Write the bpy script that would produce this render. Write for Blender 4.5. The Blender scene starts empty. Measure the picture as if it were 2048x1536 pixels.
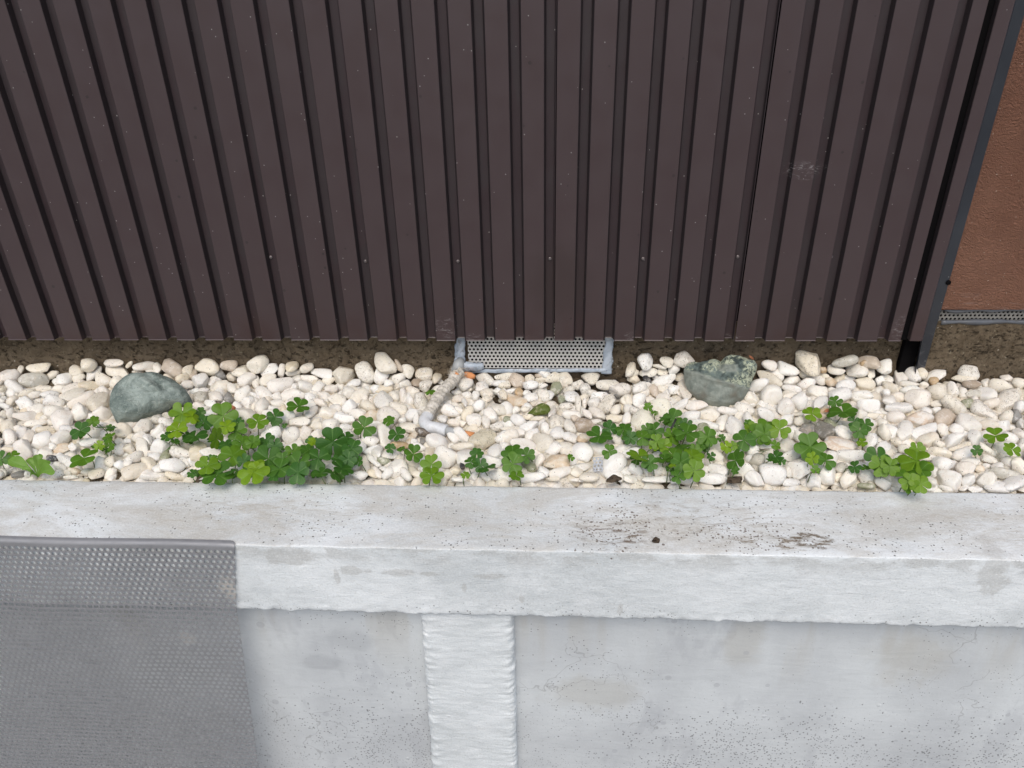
import bpy, bmesh, math, random
import numpy as np
from mathutils import Vector, Matrix, noise
random.seed(7); RNG = np.random.RandomState(11)
S = bpy.context.scene; COL = S.collection
# ---------------------------------------------------------------- camera
F = 1538.0                                   # focal length in pixels of the 2048 px wide photograph
def nrm(v): v = np.asarray(v, float); return v/np.linalg.norm(v)
Zc = -nrm([61/F, -2682/F, -1.0])             # world up seen from the camera
Xc = -nrm([-32724/F, 139/F, -1.0]); Xc = nrm(Xc - Zc*(Xc@Zc)); Yc = np.cross(Zc, Xc)
CM = np.array([Xc, Yc, Zc])                  # camera axes -> world
CP = np.array([0.0, -1.39, 0.7944])
cd = bpy.data.cameras.new('camera'); cam = bpy.data.objects.new('camera', cd); COL.objects.link(cam)
cam.matrix_world = Matrix.Translation(Vector(CP)) @ Matrix(CM.tolist()).to_4x4()
cd.sensor_width = 36; cd.lens = F/2048*36; cd.clip_start = .02; cd.clip_end = 200
S.camera = cam
R_, U_, V_ = CM[:, 0], CM[:, 1], CM[:, 2]     # right, up, towards the viewer
def ray(px, py): return CM @ np.array([(px-1024)/F, -(py-768)/F, -1.0])
def onY(px, py, Y): r = ray(px, py); return CP + r*(Y-CP[1])/r[1]
def onZ(px, py, z): r = ray(px, py); return CP + r*(z-CP[2])/r[2]
def mpp(P): return float((CP-P)@V_)/F         # metres per photo pixel at a point
# ---------------------------------------------------------------- light
w = bpy.data.worlds.new('World'); S.world = w; w.use_nodes = True
SUN_EL, SUN_AZ = math.radians(56), math.radians(183)   # high, from behind the viewer's left, veiled by cloud
nt = w.node_tree; bg = nt.nodes['Background']; sky = nt.nodes.new('ShaderNodeTexSky')
sky.sky_type = 'NISHITA'; sky.sun_disc = False; sky.sun_elevation = SUN_EL; sky.sun_rotation = SUN_AZ
sky.air_density = 1.0; sky.dust_density = 3.0; sky.ozone_density = 1.0
nt.links.new(sky.outputs[0], bg.inputs[0]); bg.inputs[1].default_value = 0.14
sl = bpy.data.lights.new('sun', 'SUN'); sl.energy = 1.1; sl.angle = math.radians(42); sl.color = (1, .975, .87)
so = bpy.data.objects.new('sun', sl); COL.objects.link(so)
sd = Vector((math.sin(SUN_AZ)*math.cos(SUN_EL), math.cos(SUN_AZ)*math.cos(SUN_EL), math.sin(SUN_EL)))
so.rotation_euler = sd.to_track_quat('Z', 'Y').to_euler()
S.view_settings.view_transform = 'Standard'; S.view_settings.look = 'None'
S.view_settings.exposure = 0.32; S.view_settings.gamma = 1
# ---------------------------------------------------------------- materials
class NT:
    def __init__(s, name, rough=.6, spec=.5):
        s.m = bpy.data.materials.new(name); s.m.use_nodes = True; s.t = s.m.node_tree
        s.b = s.t.nodes['Principled BSDF']; s.b.inputs['Roughness'].default_value = rough
        s.b.inputs['Specular IOR Level'].default_value = spec
        s.pos = s.n('ShaderNodeNewGeometry').outputs['Position']
    def n(s, t, **k):
        x = s.t.nodes.new(t)
        for a, v in k.items(): setattr(x, a, v)
        return x
    def put(s, sock, v):
        if isinstance(v, bpy.types.NodeSocket): s.t.links.new(v, sock)
        elif isinstance(v, (tuple, list)) and len(v) == 3 and sock.type == 'RGBA': sock.default_value = (*v, 1)
        else: sock.default_value = v
    def math(s, op, a, b=0.0, clamp=False):
        x = s.n('ShaderNodeMath', operation=op, use_clamp=clamp); s.put(x.inputs[0], a); s.put(x.inputs[1], b); return x.outputs[0]
    def scale(s, v, sc):
        x = s.n('ShaderNodeVectorMath', operation='MULTIPLY'); s.put(x.inputs[0], v); x.inputs[1].default_value = sc; return x.outputs[0]
    def noise(s, sc=5, det=4, rough=.55, vec=None, dist=0.0):
        x = s.n('ShaderNodeTexNoise'); s.put(x.inputs['Vector'], vec or s.pos); x.inputs['Scale'].default_value = sc
        x.inputs['Detail'].default_value = det; x.inputs['Roughness'].default_value = rough; x.inputs['Distortion'].default_value = dist
        return x.outputs['Fac']
    def vor(s, sc, vec=None, out='Distance', feat='F1'):
        x = s.n('ShaderNodeTexVoronoi', feature=feat); s.put(x.inputs['Vector'], vec or s.pos); x.inputs['Scale'].default_value = sc; return x.outputs[out]
    def ramp(s, v, a, b, lo=0.0, hi=1.0):
        x = s.n('ShaderNodeMapRange', interpolation_type='SMOOTHSTEP'); s.put(x.inputs[0], v)
        for i, q in enumerate((a, b, lo, hi)): x.inputs[i+1].default_value = q
        return x.outputs[0]
    def mix(s, f, a, b):
        x = s.n('ShaderNodeMix', data_type='RGBA'); s.put(x.inputs[0], f); s.put(x.inputs[6], a); s.put(x.inputs[7], b); return x.outputs[2]
    def xyz(s, v=None):
        x = s.n('ShaderNodeSeparateXYZ'); s.put(x.inputs[0], v or s.pos); return x.outputs
    def specks(s, sc, size, keep, mask=None, vec=None):
        """small dark dots: 1 inside a dot"""
        d = s.vor(sc, vec); c = s.xyz(s.vor(sc, vec, 'Color'))
        r = s.math('MULTIPLY', c[1], size)
        f = s.math('MULTIPLY', s.math('LESS_THAN', d, r), s.math('LESS_THAN', c[0], keep if mask is None else s.math('MULTIPLY', mask, keep)))
        return f
    def blob(s, c, r, soft=.5, warp=.02, wsc=30):
        """1 inside an uneven ellipse round a world point"""
        v = s.n('ShaderNodeVectorMath', operation='SUBTRACT'); s.put(v.inputs[0], s.pos); v.inputs[1].default_value = c
        q = s.n('ShaderNodeVectorMath', operation='DIVIDE'); s.put(q.inputs[0], v.outputs[0]); q.inputs[1].default_value = r
        l = s.n('ShaderNodeVectorMath', operation='LENGTH'); s.put(l.inputs[0], q.outputs[0])
        d = s.math('ADD', l.outputs['Value'], s.math('MULTIPLY', s.math('SUBTRACT', s.noise(wsc, 5, .65), .5), warp))
        return s.ramp(d, 1-soft, 1.0, 1, 0)
    def bump(s, h, strength=.3, dist=.002, prev=None):
        x = s.n('ShaderNodeBump'); x.inputs['Strength'].default_value = strength; x.inputs['Distance'].default_value = dist
        s.put(x.inputs['Height'], h)
        if prev is not None: s.put(x.inputs['Normal'], prev)
        return x.outputs[0]
    def done(s, col=None, bump=None, rough=None, metal=None):
        if col is not None: s.put(s.b.inputs['Base Color'], col)
        if bump is not None: s.put(s.b.inputs['Normal'], bump)
        if rough is not None: s.put(s.b.inputs['Roughness'], rough)
        if metal is not None: s.put(s.b.inputs['Metallic'], metal)
        return s.m
def m_simple(name, col, rough=.6, metal=0.0, var=.15, sc=60, bmp=.2):
    k = NT(name, rough); n = k.noise(sc, 5)
    c = k.mix(n, tuple(x*(1-var) for x in col), tuple(min(1, x*(1+var)) for x in col))
    return k.done(c, k.bump(n, bmp, .001), metal=metal)
def m_cladding():
    k = NT('brown_coated_steel', .42, .5)
    st = k.noise(6, 4, .6, k.scale(k.pos, (1, 1, .35)))
    c = k.mix(st, (.0475, .0300, .0315), (.0545, .0365, .0375))
    zz = k.xyz()[2]
    ridge = k.ramp(k.xyz()[1], .0005, .004, 1, 0)                 # ridge mask: groove floors get a darker colour, painting in the recess shade
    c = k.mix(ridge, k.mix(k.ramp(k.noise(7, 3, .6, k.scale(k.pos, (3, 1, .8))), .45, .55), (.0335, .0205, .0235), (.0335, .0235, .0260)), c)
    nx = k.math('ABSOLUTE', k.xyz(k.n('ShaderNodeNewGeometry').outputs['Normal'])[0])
    c = k.mix(k.ramp(nx, .5, .8), c, (.013, .0060, .0075))  # steep groove sides coloured near black to imitate shade and dark reflections
    low = k.math('MULTIPLY', k.ramp(zz, .10, .19, 1, 0), k.ramp(k.noise(9, 4, .7), .4, .65))
    c = k.mix(k.math('MULTIPLY', low, .55), c, (.045, .022, .020))
    damp = k.blob((.02, 0, .22), (.08, .2, .10), .6, .8, 25)
    c = k.mix(k.math('MULTIPLY', damp, .45), c, (.030, .018, .016))
    dots = k.specks(230, .26, .012)                            # pale paint spatter
    dots2 = k.specks(60, .028, .025)
    c = k.mix(k.math('MAXIMUM', dots, dots2), c, (.26, .245, .235))
    dk = k.specks(90, .3, .03); c = k.mix(k.math('MULTIPLY', dk, .6), c, (.02, .015, .015))
    scuffn = k.ramp(k.noise(55, 6, .75, k.scale(k.pos, (1, 1, 3.0)), 1.5), .50, .68)
    sc = None
    for p, r in (((-.205, 0, .125), (.03, .05, .032)), ((-.15, 0, .105), (.02, .05, .015)), ((.165, 0, .108), (.016, .03, .012)),
                 ((.69, 0, .125), (.022, .05, .035)), ((.45, 0, .435), (.05, .05, .022)), ((-.045, 0, .10), (.02, .04, .012)), ((.37, 0, .105), (.02, .04, .006))):
        b = k.blob(p, r, .6, .5, 40); sc = b if sc is None else k.math('MAXIMUM', sc, b)
    c = k.mix(k.math('MULTIPLY', k.math('MULTIPLY', sc, scuffn), .55), c, (.36, .34, .34))
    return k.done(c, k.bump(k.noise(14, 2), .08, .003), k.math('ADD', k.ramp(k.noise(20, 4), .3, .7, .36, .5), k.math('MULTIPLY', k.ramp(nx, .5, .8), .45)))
def m_paint(top):
    """weathered white masonry paint"""
    k = NT('dirty_white_paint' if top else 'white_masonry_paint', .62, .35)
    x, y, z = k.xyz()
    big = k.noise(5, 5, .6, k.scale(k.pos, (.7, 1, 1)))
    c = k.mix(k.ramp(big, .35, .65), (.58, .61, .615), (.73, .76, .765))
    c = k.mix(k.math('MULTIPLY', k.ramp(k.noise(13, 6, .7, None, .6), .45, .7), .5), c, (.78, .80, .805))
    # beige grime, strongest on the horizontal top
    upf = k.ramp(k.xyz(k.n('ShaderNodeNewGeometry').outputs['Normal'])[2], .3, .8)
    grime = k.ramp(k.noise(4.2, 7, .72, k.scale(k.pos, (1, 2.2, 2)), .8), .38, .64)
    c = k.mix(k.math('MULTIPLY', k.math('MULTIPLY', grime, upf), .7), c, (.49, .465, .41))
    smear = k.ramp(k.noise(16, 7, .75, k.scale(k.pos, (.5, 1.6, 1)), 1.6), .52, .72)
    c = k.mix(k.math('MULTIPLY', k.math('MULTIPLY', smear, upf), .45), c, (.38, .34, .28))
    # worn patches under the arris and on the faces
    edge = k.math('MULTIPLY', k.ramp(z, -.045, -.008, 0, 1), k.ramp(k.noise(14, 5, .65, k.scale(k.pos, (1, 1, 1.8))), .44, .56))
    edge = k.math('MULTIPLY', edge, k.math('SUBTRACT', 1.0, upf))
    c = k.mix(k.math('MULTIPLY', edge, .55), c, (.44, .44, .42))
    for p, r in (((-.30, -.5, -.047), (.027, .05, .010)), ((-.232, -.5, -.05), (.030, .05, .009)), ((-.178, -.5, -.052), (.024, .05, .006)),
                 ((-.085, -.5, -.054), (.028, .05, .008)), ((-.13, -.5, -.08), (.005, .05, .012)), ((-.04, -.5, -.10), (.006, .05, .014)), ((.115, -.5, -.12), (.006, .05, .016)),
                 ((-.40, -.5, -.02), (.05, .05, .022)), ((.66, -.5, -.03), (.03, .05, .05)), ((-.33, -.5, -.06), (.006, .05, .02))):
        c = k.mix(k.math('MULTIPLY', k.blob(p, r, .35, 1.9, 42), .5), c, (.44, .435, .41))
    gr = k.noise(330, 3, .7); c = k.mix(k.math('MULTIPLY', k.ramp(gr, .5, .72), .28), c, (.36, .34, .30)); c = k.mix(k.math('MULTIPLY', k.ramp(gr, .5, .3), .35), c, (.83, .85, .85))
    # black specks
    m = k.ramp(k.noise(7, 4, .65), .38, .60)
    sp = k.math('MAXIMUM', k.specks(210, .34, .55, m), k.specks(95, .15, .22, m))
    lo = k.ramp(z, -.50, -.36, 1, 0)
    sp2 = k.math('MAXIMUM', k.specks(230, .45, .75, k.math('MULTIPLY', lo, k.ramp(k.noise(16, 4), .35, .6))), k.specks(110, .2, .6, lo))
    face = k.math('MULTIPLY', k.ramp(z, -.14, -.10, 0, 1), k.math('SUBTRACT', 1.0, upf))
    pil = k.math('MULTIPLY', k.math('MULTIPLY', k.math('GREATER_THAN', x, -.235), k.math('LESS_THAN', x, -.05)), k.ramp(z, -.15, -.14, 1, 0))
    sp2 = k.math('MULTIPLY', sp2, k.math('SUBTRACT', 1.0, k.math('MULTIPLY', pil, .9)))
    sp = k.math('MAXIMUM', k.math('MULTIPLY', k.math('MULTIPLY', sp, k.math('SUBTRACT', 1.0, k.math('MULTIPLY', face, .85))), k.math('SUBTRACT', 1.0, k.math('MULTIPLY', pil, .9))), sp2)
    c = k.mix(k.math('MULTIPLY', sp, .8), c, (.06, .055, .05))
    # soil trodden on to the top
    for p, r, a, col in (((.10, -.475, 0), (.07, .05, .05), .9, (.10, .06, .035)), ((.35, -.487, 0), (.11, .022, .05), .8, (.16, .115, .06)),
                    ((.23, -.44, 0), (.28, .075, .05), .45, (.25, .20, .14)), ((-.47, -.43, 0), (.32, .07, .05), .35, (.36, .31, .23)), ((.72, -.44, 0), (.2, .09, .05), .4, (.36, .32, .26))):
        g = k.ramp(k.noise(70, 7, .8, k.scale(k.pos, (.42, 1.5, 1)), 1.0), .50, .60)
        c = k.mix(k.math('MULTIPLY', k.math('MULTIPLY', k.math('MULTIPLY', k.blob(p, r, .7, .8, 12), g), upf), a), c, col)
    cl = k.math('MAXIMUM', k.blob((.10, -.455, 0), (.10, .075, .05), .8, .8, 14), k.blob((.31, -.47, 0), (.16, .05, .05), .8, .8, 14))
    c = k.mix(k.math('MULTIPLY', k.math('MAXIMUM', k.specks(240, .46, .8, cl), k.specks(120, .3, .6, cl)), .8), c, (.10, .065, .04))
    flake = k.math('MULTIPLY', k.blob((.40, -.48, 0), (.035, .02, .05), .3, 1.4, 40), k.ramp(k.noise(60, 6, .8, k.scale(k.pos, (.35, 1.8, 1)), .8), .45, .53))
    c = k.mix(k.math('MULTIPLY', flake, .9), c, (.13, .095, .055))
    # tiny bubbles and drips in the paint, brush marks
    bub = k.math('MULTIPLY', k.ramp(k.vor(34), .05, .12, 1, 0), k.math('LESS_THAN', k.xyz(k.vor(34, None, 'Color'))[0], .12))
    bub = k.math('MULTIPLY', bub, k.ramp(z, -.2, -.15, 1, 0))
    ridg = k.noise(42, 6, .7, k.scale(k.pos, (.6, 1, 1.5)), .7)
    fine = k.noise(240, 4, .7)
    h = k.math('ADD', k.math('MULTIPLY', ridg, .8), k.math('ADD', k.math('MULTIPLY', fine, .22), k.math('MULTIPLY', bub, .5)))
    grey = k.specks(26, .22, .09)
    c = k.mix(k.math('MULTIPLY', k.math('MULTIPLY', grey, k.ramp(z, -.2, -.15, 1, 0)), .4), c, (.36, .37, .38))
    return k.done(c, k.bump(h, .5, .0040))
def m_wallface():
    k = NT('greyed_white_paint', .6, .3)
    x, y, z = k.xyz()
    c = k.mix(k.ramp(k.noise(4, 5, .6, k.scale(k.pos, (1, 1, .7))), .35, .65), (.52, .54, .55), (.63, .655, .66))
    wet = k.ramp(k.noise(9, 5, .6, k.scale(k.pos, (1.4, 1, .55))), .56, .64)
    c = k.mix(k.math('MULTIPLY', wet, .4), c, (.42, .435, .455))
    for p, q in (((-.34, -.47, -.245), (.065, .06, .030)), ((-.40, -.47, -.30), (.05, .06, .028)), ((.33, -.47, -.22), (.05, .06, .10)), ((.60, -.47, -.25), (.09, .06, .09)), ((.08, -.47, -.36), (.10, .06, .06))):
        c = k.mix(k.math('MULTIPLY', k.blob(p, q, .6, 1.5, 16), .42), c, (.37, .385, .40) if p[0] < 0 else (.43, .415, .37))
    run = k.math('MULTIPLY', k.ramp(k.noise(12, 4, .6, k.scale(k.pos, (1, 1, .12))), .5, .66), k.ramp(z, -.36, -.15, 0, 1))
    c = k.mix(k.math('MULTIPLY', run, .5), c, (.47, .45, .40))
    sp = k.math('MAXIMUM', k.specks(120, .16, .25), k.specks(260, .32, .3, k.ramp(k.noise(10, 3), .45, .6)))
    lo = k.ramp(z, -.52, -.34, 1, 0)
    sp2 = k.math('MAXIMUM', k.specks(230, .42, .85, k.math('MULTIPLY', lo, k.ramp(k.noise(18, 4), .3, .55))), k.specks(100, .22, .7, lo))
    c = k.mix(k.math('MULTIPLY', k.math('MAXIMUM', sp, sp2), .7), c, (.07, .07, .07))
    c = k.mix(k.math('MULTIPLY', lo, .22), c, (.33, .33, .34))
    crk = k.math('MULTIPLY', k.ramp(k.vor(9, k.n_warp(), 'Distance', 'DISTANCE_TO_EDGE'), 0, .012, 1, 0), k.ramp(k.noise(5, 2), .56, .62))
    c = k.mix(k.math('MULTIPLY', crk, .5), c, (.27, .27, .27))
    spot = k.specks(24, .25, .22)
    c = k.mix(k.math('MULTIPLY', spot, .4), c, (.36, .37, .39))
    bub = k.math('MULTIPLY', k.ramp(k.vor(26), .05, .13, 1, 0), k.math('LESS_THAN', k.xyz(k.vor(26, None, 'Color'))[0], .16))
    h = k.math('ADD', k.noise(28, 6, .65, k.scale(k.pos, (.5, 1, 1.5)), .5), k.math('ADD', k.math('MULTIPLY', k.noise(220, 3), .1), k.math('MULTIPLY', bub, .6)))
    gr = k.noise(300, 3, .7); c = k.mix(k.math('MULTIPLY', k.ramp(gr, .52, .75), .22), c, (.33, .33, .32))
    return k.done(c, k.bump(h, .42, .003))
def n_warp(k):
    a = k.n('ShaderNodeTexNoise'); k.put(a.inputs['Vector'], k.pos); a.inputs['Scale'].default_value = 22
    v = k.n('ShaderNodeVectorMath', operation='MULTIPLY_ADD'); k.put(v.inputs[0], a.outputs['Color']); v.inputs[1].default_value = (.07, .07, .07); k.put(v.inputs[2], k.pos)
    return v.outputs[0]
NT.n_warp = n_warp
def m_soil(name, a, b, dark=.5):
    k = NT(name, .95, .15)
    n1 = k.noise(75, 8, .8); n2 = k.noise(7, 4)
    c = k.mix(k.ramp(n1, .35, .65), a, b)
    c = k.mix(k.math('MULTIPLY', k.ramp(n2, .4, .6), .4), c, tuple(q*1.35 for q in b))
    g = k.specks(190, .5, .16); c = k.mix(k.math('MULTIPLY', g, .6), c, (.30, .25, .17))
    g = k.specks(150, .28, .07); c = k.mix(k.math('MULTIPLY', g, .8), c, (.5, .46, .38))
    g = k.specks(230, .5, .22); c = k.mix(k.math('MULTIPLY', g, dark), c, (.018, .014, .010))
    pits = k.ramp(k.noise(110, 6, .8, k.scale(k.pos, (.8, 1, 1.2))), .30, .46)
    c = k.mix(k.math('SUBTRACT', 1.0, pits), c, tuple(q*.5 for q in a))
    return k.done(c, k.bump(k.math('ADD', n1, pits), 1.0, .006))
def m_pebble():
    k = NT('river_pebble', .48, .4)
    at = k.n('ShaderNodeAttribute', attribute_name='tint'); dt = k.n('ShaderNodeAttribute', attribute_name='dirt').outputs['Fac']
    mo = k.n('ShaderNodeAttribute', attribute_name='moss').outputs['Fac']; oc = k.n('ShaderNodeAttribute', attribute_name='ochre').outputs['Fac']
    c = at.outputs['Color']
    c = k.mix(k.math('MULTIPLY', k.ramp(k.noise(45, 5, .65, None, .6), .52, .74), .38), c, (.68, .57, .45))
    vein = k.ramp(k.math('ABSOLUTE', k.math('SUBTRACT', k.noise(42, 4, .6, None, 1.8), .5)), 0, .014, 1, 0)
    c = k.mix(k.math('MULTIPLY', vein, .42), c, (.44, .35, .26))
    c = k.mix(k.math('MULTIPLY', k.ramp(k.noise(110, 5, .7), .50, .70), .45), c, (.82, .80, .77))
    c = k.mix(k.math('MULTIPLY', k.ramp(k.noise(38, 5, .7, None, .9), .42, .58), oc), c, (.50, .28, .10))
    grime = k.math('MULTIPLY', k.ramp(k.noise(140, 6, .8), .50, .66), dt)
    c = k.mix(k.math('MULTIPLY', grime, .75), c, (.20, .16, .11))
    sp = k.specks(420, .40, .35, dt); c = k.mix(k.math('MULTIPLY', sp, .85), c, (.05, .04, .03))
    c = k.mix(k.math('MULTIPLY', k.ramp(k.noise(60, 6, .8), .34, .52), mo), c, (.085, .115, .012))
    h = k.math('ADD', k.math('MULTIPLY', k.noise(60, 5, .6), 1.0), k.math('MULTIPLY', k.noise(420, 3, .6), .16))
    k.b.inputs['Subsurface Weight'].default_value = .06
    k.b.inputs['Subsurface Radius'].default_value = (.006, .004, .0025)
    k.b.inputs['Subsurface Scale'].default_value = 1.0
    return k.done(c, k.bump(h, .6, .0024))
def m_rock(lichen):
    k = NT('green_schist' + ('_lichen' if lichen else ''), .62, .45)
    n = k.noise(16, 7, .7, k.scale(k.pos, (1, 1.4, 1.4)), 1.2)
    c = k.mix(k.ramp(n, .35, .66), (.105, .138, .122), (.31, .36, .325))
    c = k.mix(k.math('MULTIPLY', k.ramp(k.noise(150, 6, .85, k.scale(k.pos, (.5, 1, 1.3))), .5, .66), .7), c, (.32, .37, .33))
    v = k.ramp(k.math('ABSOLUTE', k.math('SUBTRACT', k.noise(11, 6, .7, None, 1.5), .5)), 0, .010, 1, 0)
    c = k.mix(k.math('MULTIPLY', v, .8), c, (.46, .49, .43))
    c = k.mix(k.math('MULTIPLY', k.specks(330, .35, .4), .5), c, (.025, .035, .03))
    if lichen:
        up = k.n('ShaderNodeAttribute', attribute_name='upper').outputs['Fac']
        base = k.mix(k.ramp(k.noise(60, 4), .3, .7), (.19, .215, .185), (.30, .325, .28))
        base = k.mix(k.math('MULTIPLY', k.ramp(k.noise(14, 3), .5, .62), .6), base, (.15, .115, .075))
        base = k.mix(k.math('MULTIPLY', k.ramp(k.noise(170, 4, .8), .56, .68), .5), base, (.34, .35, .30))
        dk = k.mix(k.ramp(k.noise(30, 5, .7), .38, .6), (.032, .046, .042), (.15, .19, .17))
        li = k.ramp(k.noise(130, 6, .8), .46, .53); li = k.math('MULTIPLY', li, k.ramp(k.noise(24, 3), .45, .54))
        dk = k.mix(k.math('MULTIPLY', li, .85), dk, (.50, .53, .38))
        c = k.mix(up, base, dk)
    h = k.math('ADD', k.noise(24, 7, .75, None, .8), k.math('MULTIPLY', k.noise(170, 4, .8), .3))
    return k.done(c, k.bump(h, .9 if lichen else .7, .008))
def m_leaf():
    k = NT('clover_leaf', .42, .35)
    at = k.n('ShaderNodeAttribute', attribute_name='tint').outputs['Color']
    ve = k.n('ShaderNodeAttribute', attribute_name='vein').outputs['Fac']
    c = k.mix(k.math('MULTIPLY', k.ramp(k.noise(70, 5, .6), .4, .65), .35), at, k.mix(.5, at, (.03, .10, .006)))
    c = k.mix(k.math('MULTIPLY', k.ramp(ve, 0, .09, 1, 0), .45), c, (.22, .38, .11))
    rib = k.n('ShaderNodeTexWave', wave_type='BANDS', bands_direction='X'); 
    rib.inputs['Scale'].default_value = 1.0
    side = k.ramp(k.math('ABSOLUTE', k.math('SUBTRACT', k.math('FRACT', k.math('MULTIPLY', ve, 5.0)), .5)), 0, .10, 1, 0)
    k.t.nodes.remove(rib)
    c = k.mix(k.math('MULTIPLY', side, .12), c, (.20, .36, .10))
    hol = k.specks(160, .22, .03); c = k.mix(k.math('MULTIPLY', hol, .5), c, (.30, .28, .10))
    bp = k.bump(k.math('ADD', k.noise(90, 4), k.math('MULTIPLY', side, -.25)), .35, .0015)
    k.done(c, bp)
    tr = k.n('ShaderNodeBsdfTranslucent'); k.put(tr.inputs[0], k.mix(.5, c, (.16, .34, .02))); k.put(tr.inputs['Normal'], bp)
    ms = k.n('ShaderNodeMixShader'); ms.inputs[0].default_value = .28
    k.t.links.new(k.b.outputs[0], ms.inputs[1]); k.t.links.new(tr.outputs[0], ms.inputs[2])
    k.t.links.new(ms.outputs[0], k.t.nodes['Material Output'].inputs[0]); return k.m
def m_steel(name, col, rough, stain=True):
    k = NT(name, rough)
    n = k.noise(8, 6, .7, k.scale(k.pos, (1, 1, 1))); f = k.noise(420, 4, .75)
    c = k.mix(k.ramp(n, .3, .7), col, tuple(q*1.12 for q in col))
    met = None
    if stain:
        s1 = k.blob((-.505, -.52, -.085), (.026, .06, .035), .8, 1.8, 45); s2 = k.blob((-.492, -.53, -.17), (.016, .06, .06), .7, 1.8, 40)
        s3 = k.blob((-.60, -.53, -.20), (.02, .06, .02), .5, 1.2, 60)
        sc = k.math('MULTIPLY', k.math('MAXIMUM', k.math('MAXIMUM', s1, s2), k.math('MULTIPLY', s3, .4)), .55)
        c = k.mix(sc, c, (.52, .48, .42)); met = k.math('MULTIPLY', k.math('SUBTRACT', 1.0, sc), .25)
        dots = k.specks(260, .25, .07, k.ramp(k.xyz()[2], -.5, -.3, 1, .15)); c = k.mix(dots, c, (.03, .03, .03))
    return k.done(c, k.bump(f, .1, .0004), k.ramp(k.noise(60, 4), .3, .7, rough*.75, rough*1.25), met)
MT = {}
def mats():
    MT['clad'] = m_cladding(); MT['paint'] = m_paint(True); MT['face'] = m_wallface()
    MT['soilwall'] = m_soil('crumbly_render', (.105, .078, .050), (.18, .14, .095), .5); MT['soil'] = m_soil('damp_soil', (.075, .055, .037), (.14, .108, .072))
    MT['pebble'] = m_pebble(); MT['rock'] = m_rock(False); MT['rock2'] = m_rock(True); MT['leaf'] = m_leaf()
    MT['sheet'] = m_steel('brushed_perforated_steel', (.25, .25, .258), .6)
    MT['ventp'] = m_simple('pale_vent_plate', (.52, .505, .475), .45, 0.0, .08, 40, .1)
    MT['black'] = m_simple('dark_recess', (.006, .0055, .006), 1.0); MT['black'].node_tree.nodes['Principled BSDF'].inputs['Specular IOR Level'].default_value = .05
    MT['seal'] = seal(); MT['seal2'] = m_simple('smeared_grey_sealant', (.085, .09, .10), .4, 0, .6, 40, .6); MT['trim'] = trim(); MT['stucco'] = stucco()
    MT['screw'] = m_simple('screw_head', (.16, .14, .14), .35, .4)
    MT['pvc'] = pvc(); MT['grey'] = m_simple('grey_pipe', (.36, .37, .37), .45, 0, .3, 50); MT['orange'] = m_simple('orange_foam', (.62, .26, .10), .8, 0, .15, 200, .6)
    MT['tape'] = tape(); MT['stalk'] = m_simple('plant_stalk', (.14, .20, .06), .6); MT['fibre'] = m_simple('frayed_fibre', (.50, .45, .38), .9)
    MT['clod'] = m_soil('dark_clod', (.070, .050, .036), (.12, .09, .062)); MT['dryleaf'] = m_simple('dry_leaf', (.36, .13, .06), .7, 0, .35, 90)
    MT['twig'] = m_simple('black_twig', (.02, .018, .018), .6); MT['asphalt'] = m_simple('concrete_paving', (.20, .195, .185), .9, 0, .3, 90, .8)
    MT['scrap'] = m_simple('grey_scrap', (.45, .46, .47), .45, .3)
def seal():
    k = NT('bluish_sealant', .35, .5); n = k.noise(28, 5, .6, None, .8)
    c = k.mix(k.ramp(n, .35, .65), (.29, .34, .40), (.46, .51, .57))
    c = k.mix(k.math('MULTIPLY', k.ramp(k.noise(50, 5, .75), .55, .68), .7), c, (.11, .10, .085))
    k.b.inputs['Subsurface Weight'].default_value = .2; k.b.inputs['Subsurface Radius'].default_value = (.004, .005, .006); k.b.inputs['Subsurface Scale'].default_value = 1
    return k.done(c, k.bump(n, .8, .006))
def trim():
    k = NT('blue_grey_flashing', .38, .5); n = k.noise(10, 5)
    c = k.mix(k.ramp(n, .3, .7), (.020, .023, .030), (.029, .033, .041))
    z = k.xyz()[2]; sc = k.math('MULTIPLY', k.ramp(z, .04, .14, 1, 0), k.ramp(k.noise(50, 6, .75, None, 1), .5, .7))
    c = k.mix(k.math('MULTIPLY', sc, .5), c, (.20, .19, .20))
    c = k.mix(k.specks(170, .25, .05), c, (.4, .38, .36)); return k.done(c, k.bump(n, .1, .003))
def stucco():
    k = NT('terracotta_stucco', .62, .45)
    v = k.vor(330, k.n_warp()); n = k.noise(210, 5, .7, k.scale(k.pos, (.75, 1, 1.2)), .5); big = k.noise(3, 3)
    c = k.mix(k.ramp(big, .3, .7), (.215, .090, .050), (.285, .135, .082))
    z, = k.xyz()[2:3]
    lo = k.math('MULTIPLY', k.ramp(z, .145, .21, 1, 0), k.ramp(k.noise(26, 6, .75, k.scale(k.pos, (.5, 1, 2)), 1.3), .50, .64))
    c = k.mix(k.math('MULTIPLY', lo, .5), c, (.42, .28, .23)); c = k.mix(k.specks(260, .3, .05), c, (.5, .38, .30))
    return k.done(c, k.bump(k.math('ADD', n, k.math('MULTIPLY', v, .35)), 1.0, .011))
def pvc():
    k = NT('white_pvc', .4, .5); n = k.noise(50, 5, .7)
    c = k.mix(k.math('MULTIPLY', k.ramp(n, .45, .7), .5), (.66, .67, .68), (.42, .40, .37)); return k.done(c, k.bump(n, .2, .001))
def tape():
    k = NT('weathered_tape', .9, .2); n = k.noise(90, 6, .75)
    c = k.mix(k.ramp(n, .35, .65), (.46, .42, .35), (.68, .63, .56))
    c = k.mix(k.math('MULTIPLY', k.specks(300, .4, .3), .7), c, (.10, .09, .07)); return k.done(c, k.bump(n, .8, .002))
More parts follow.
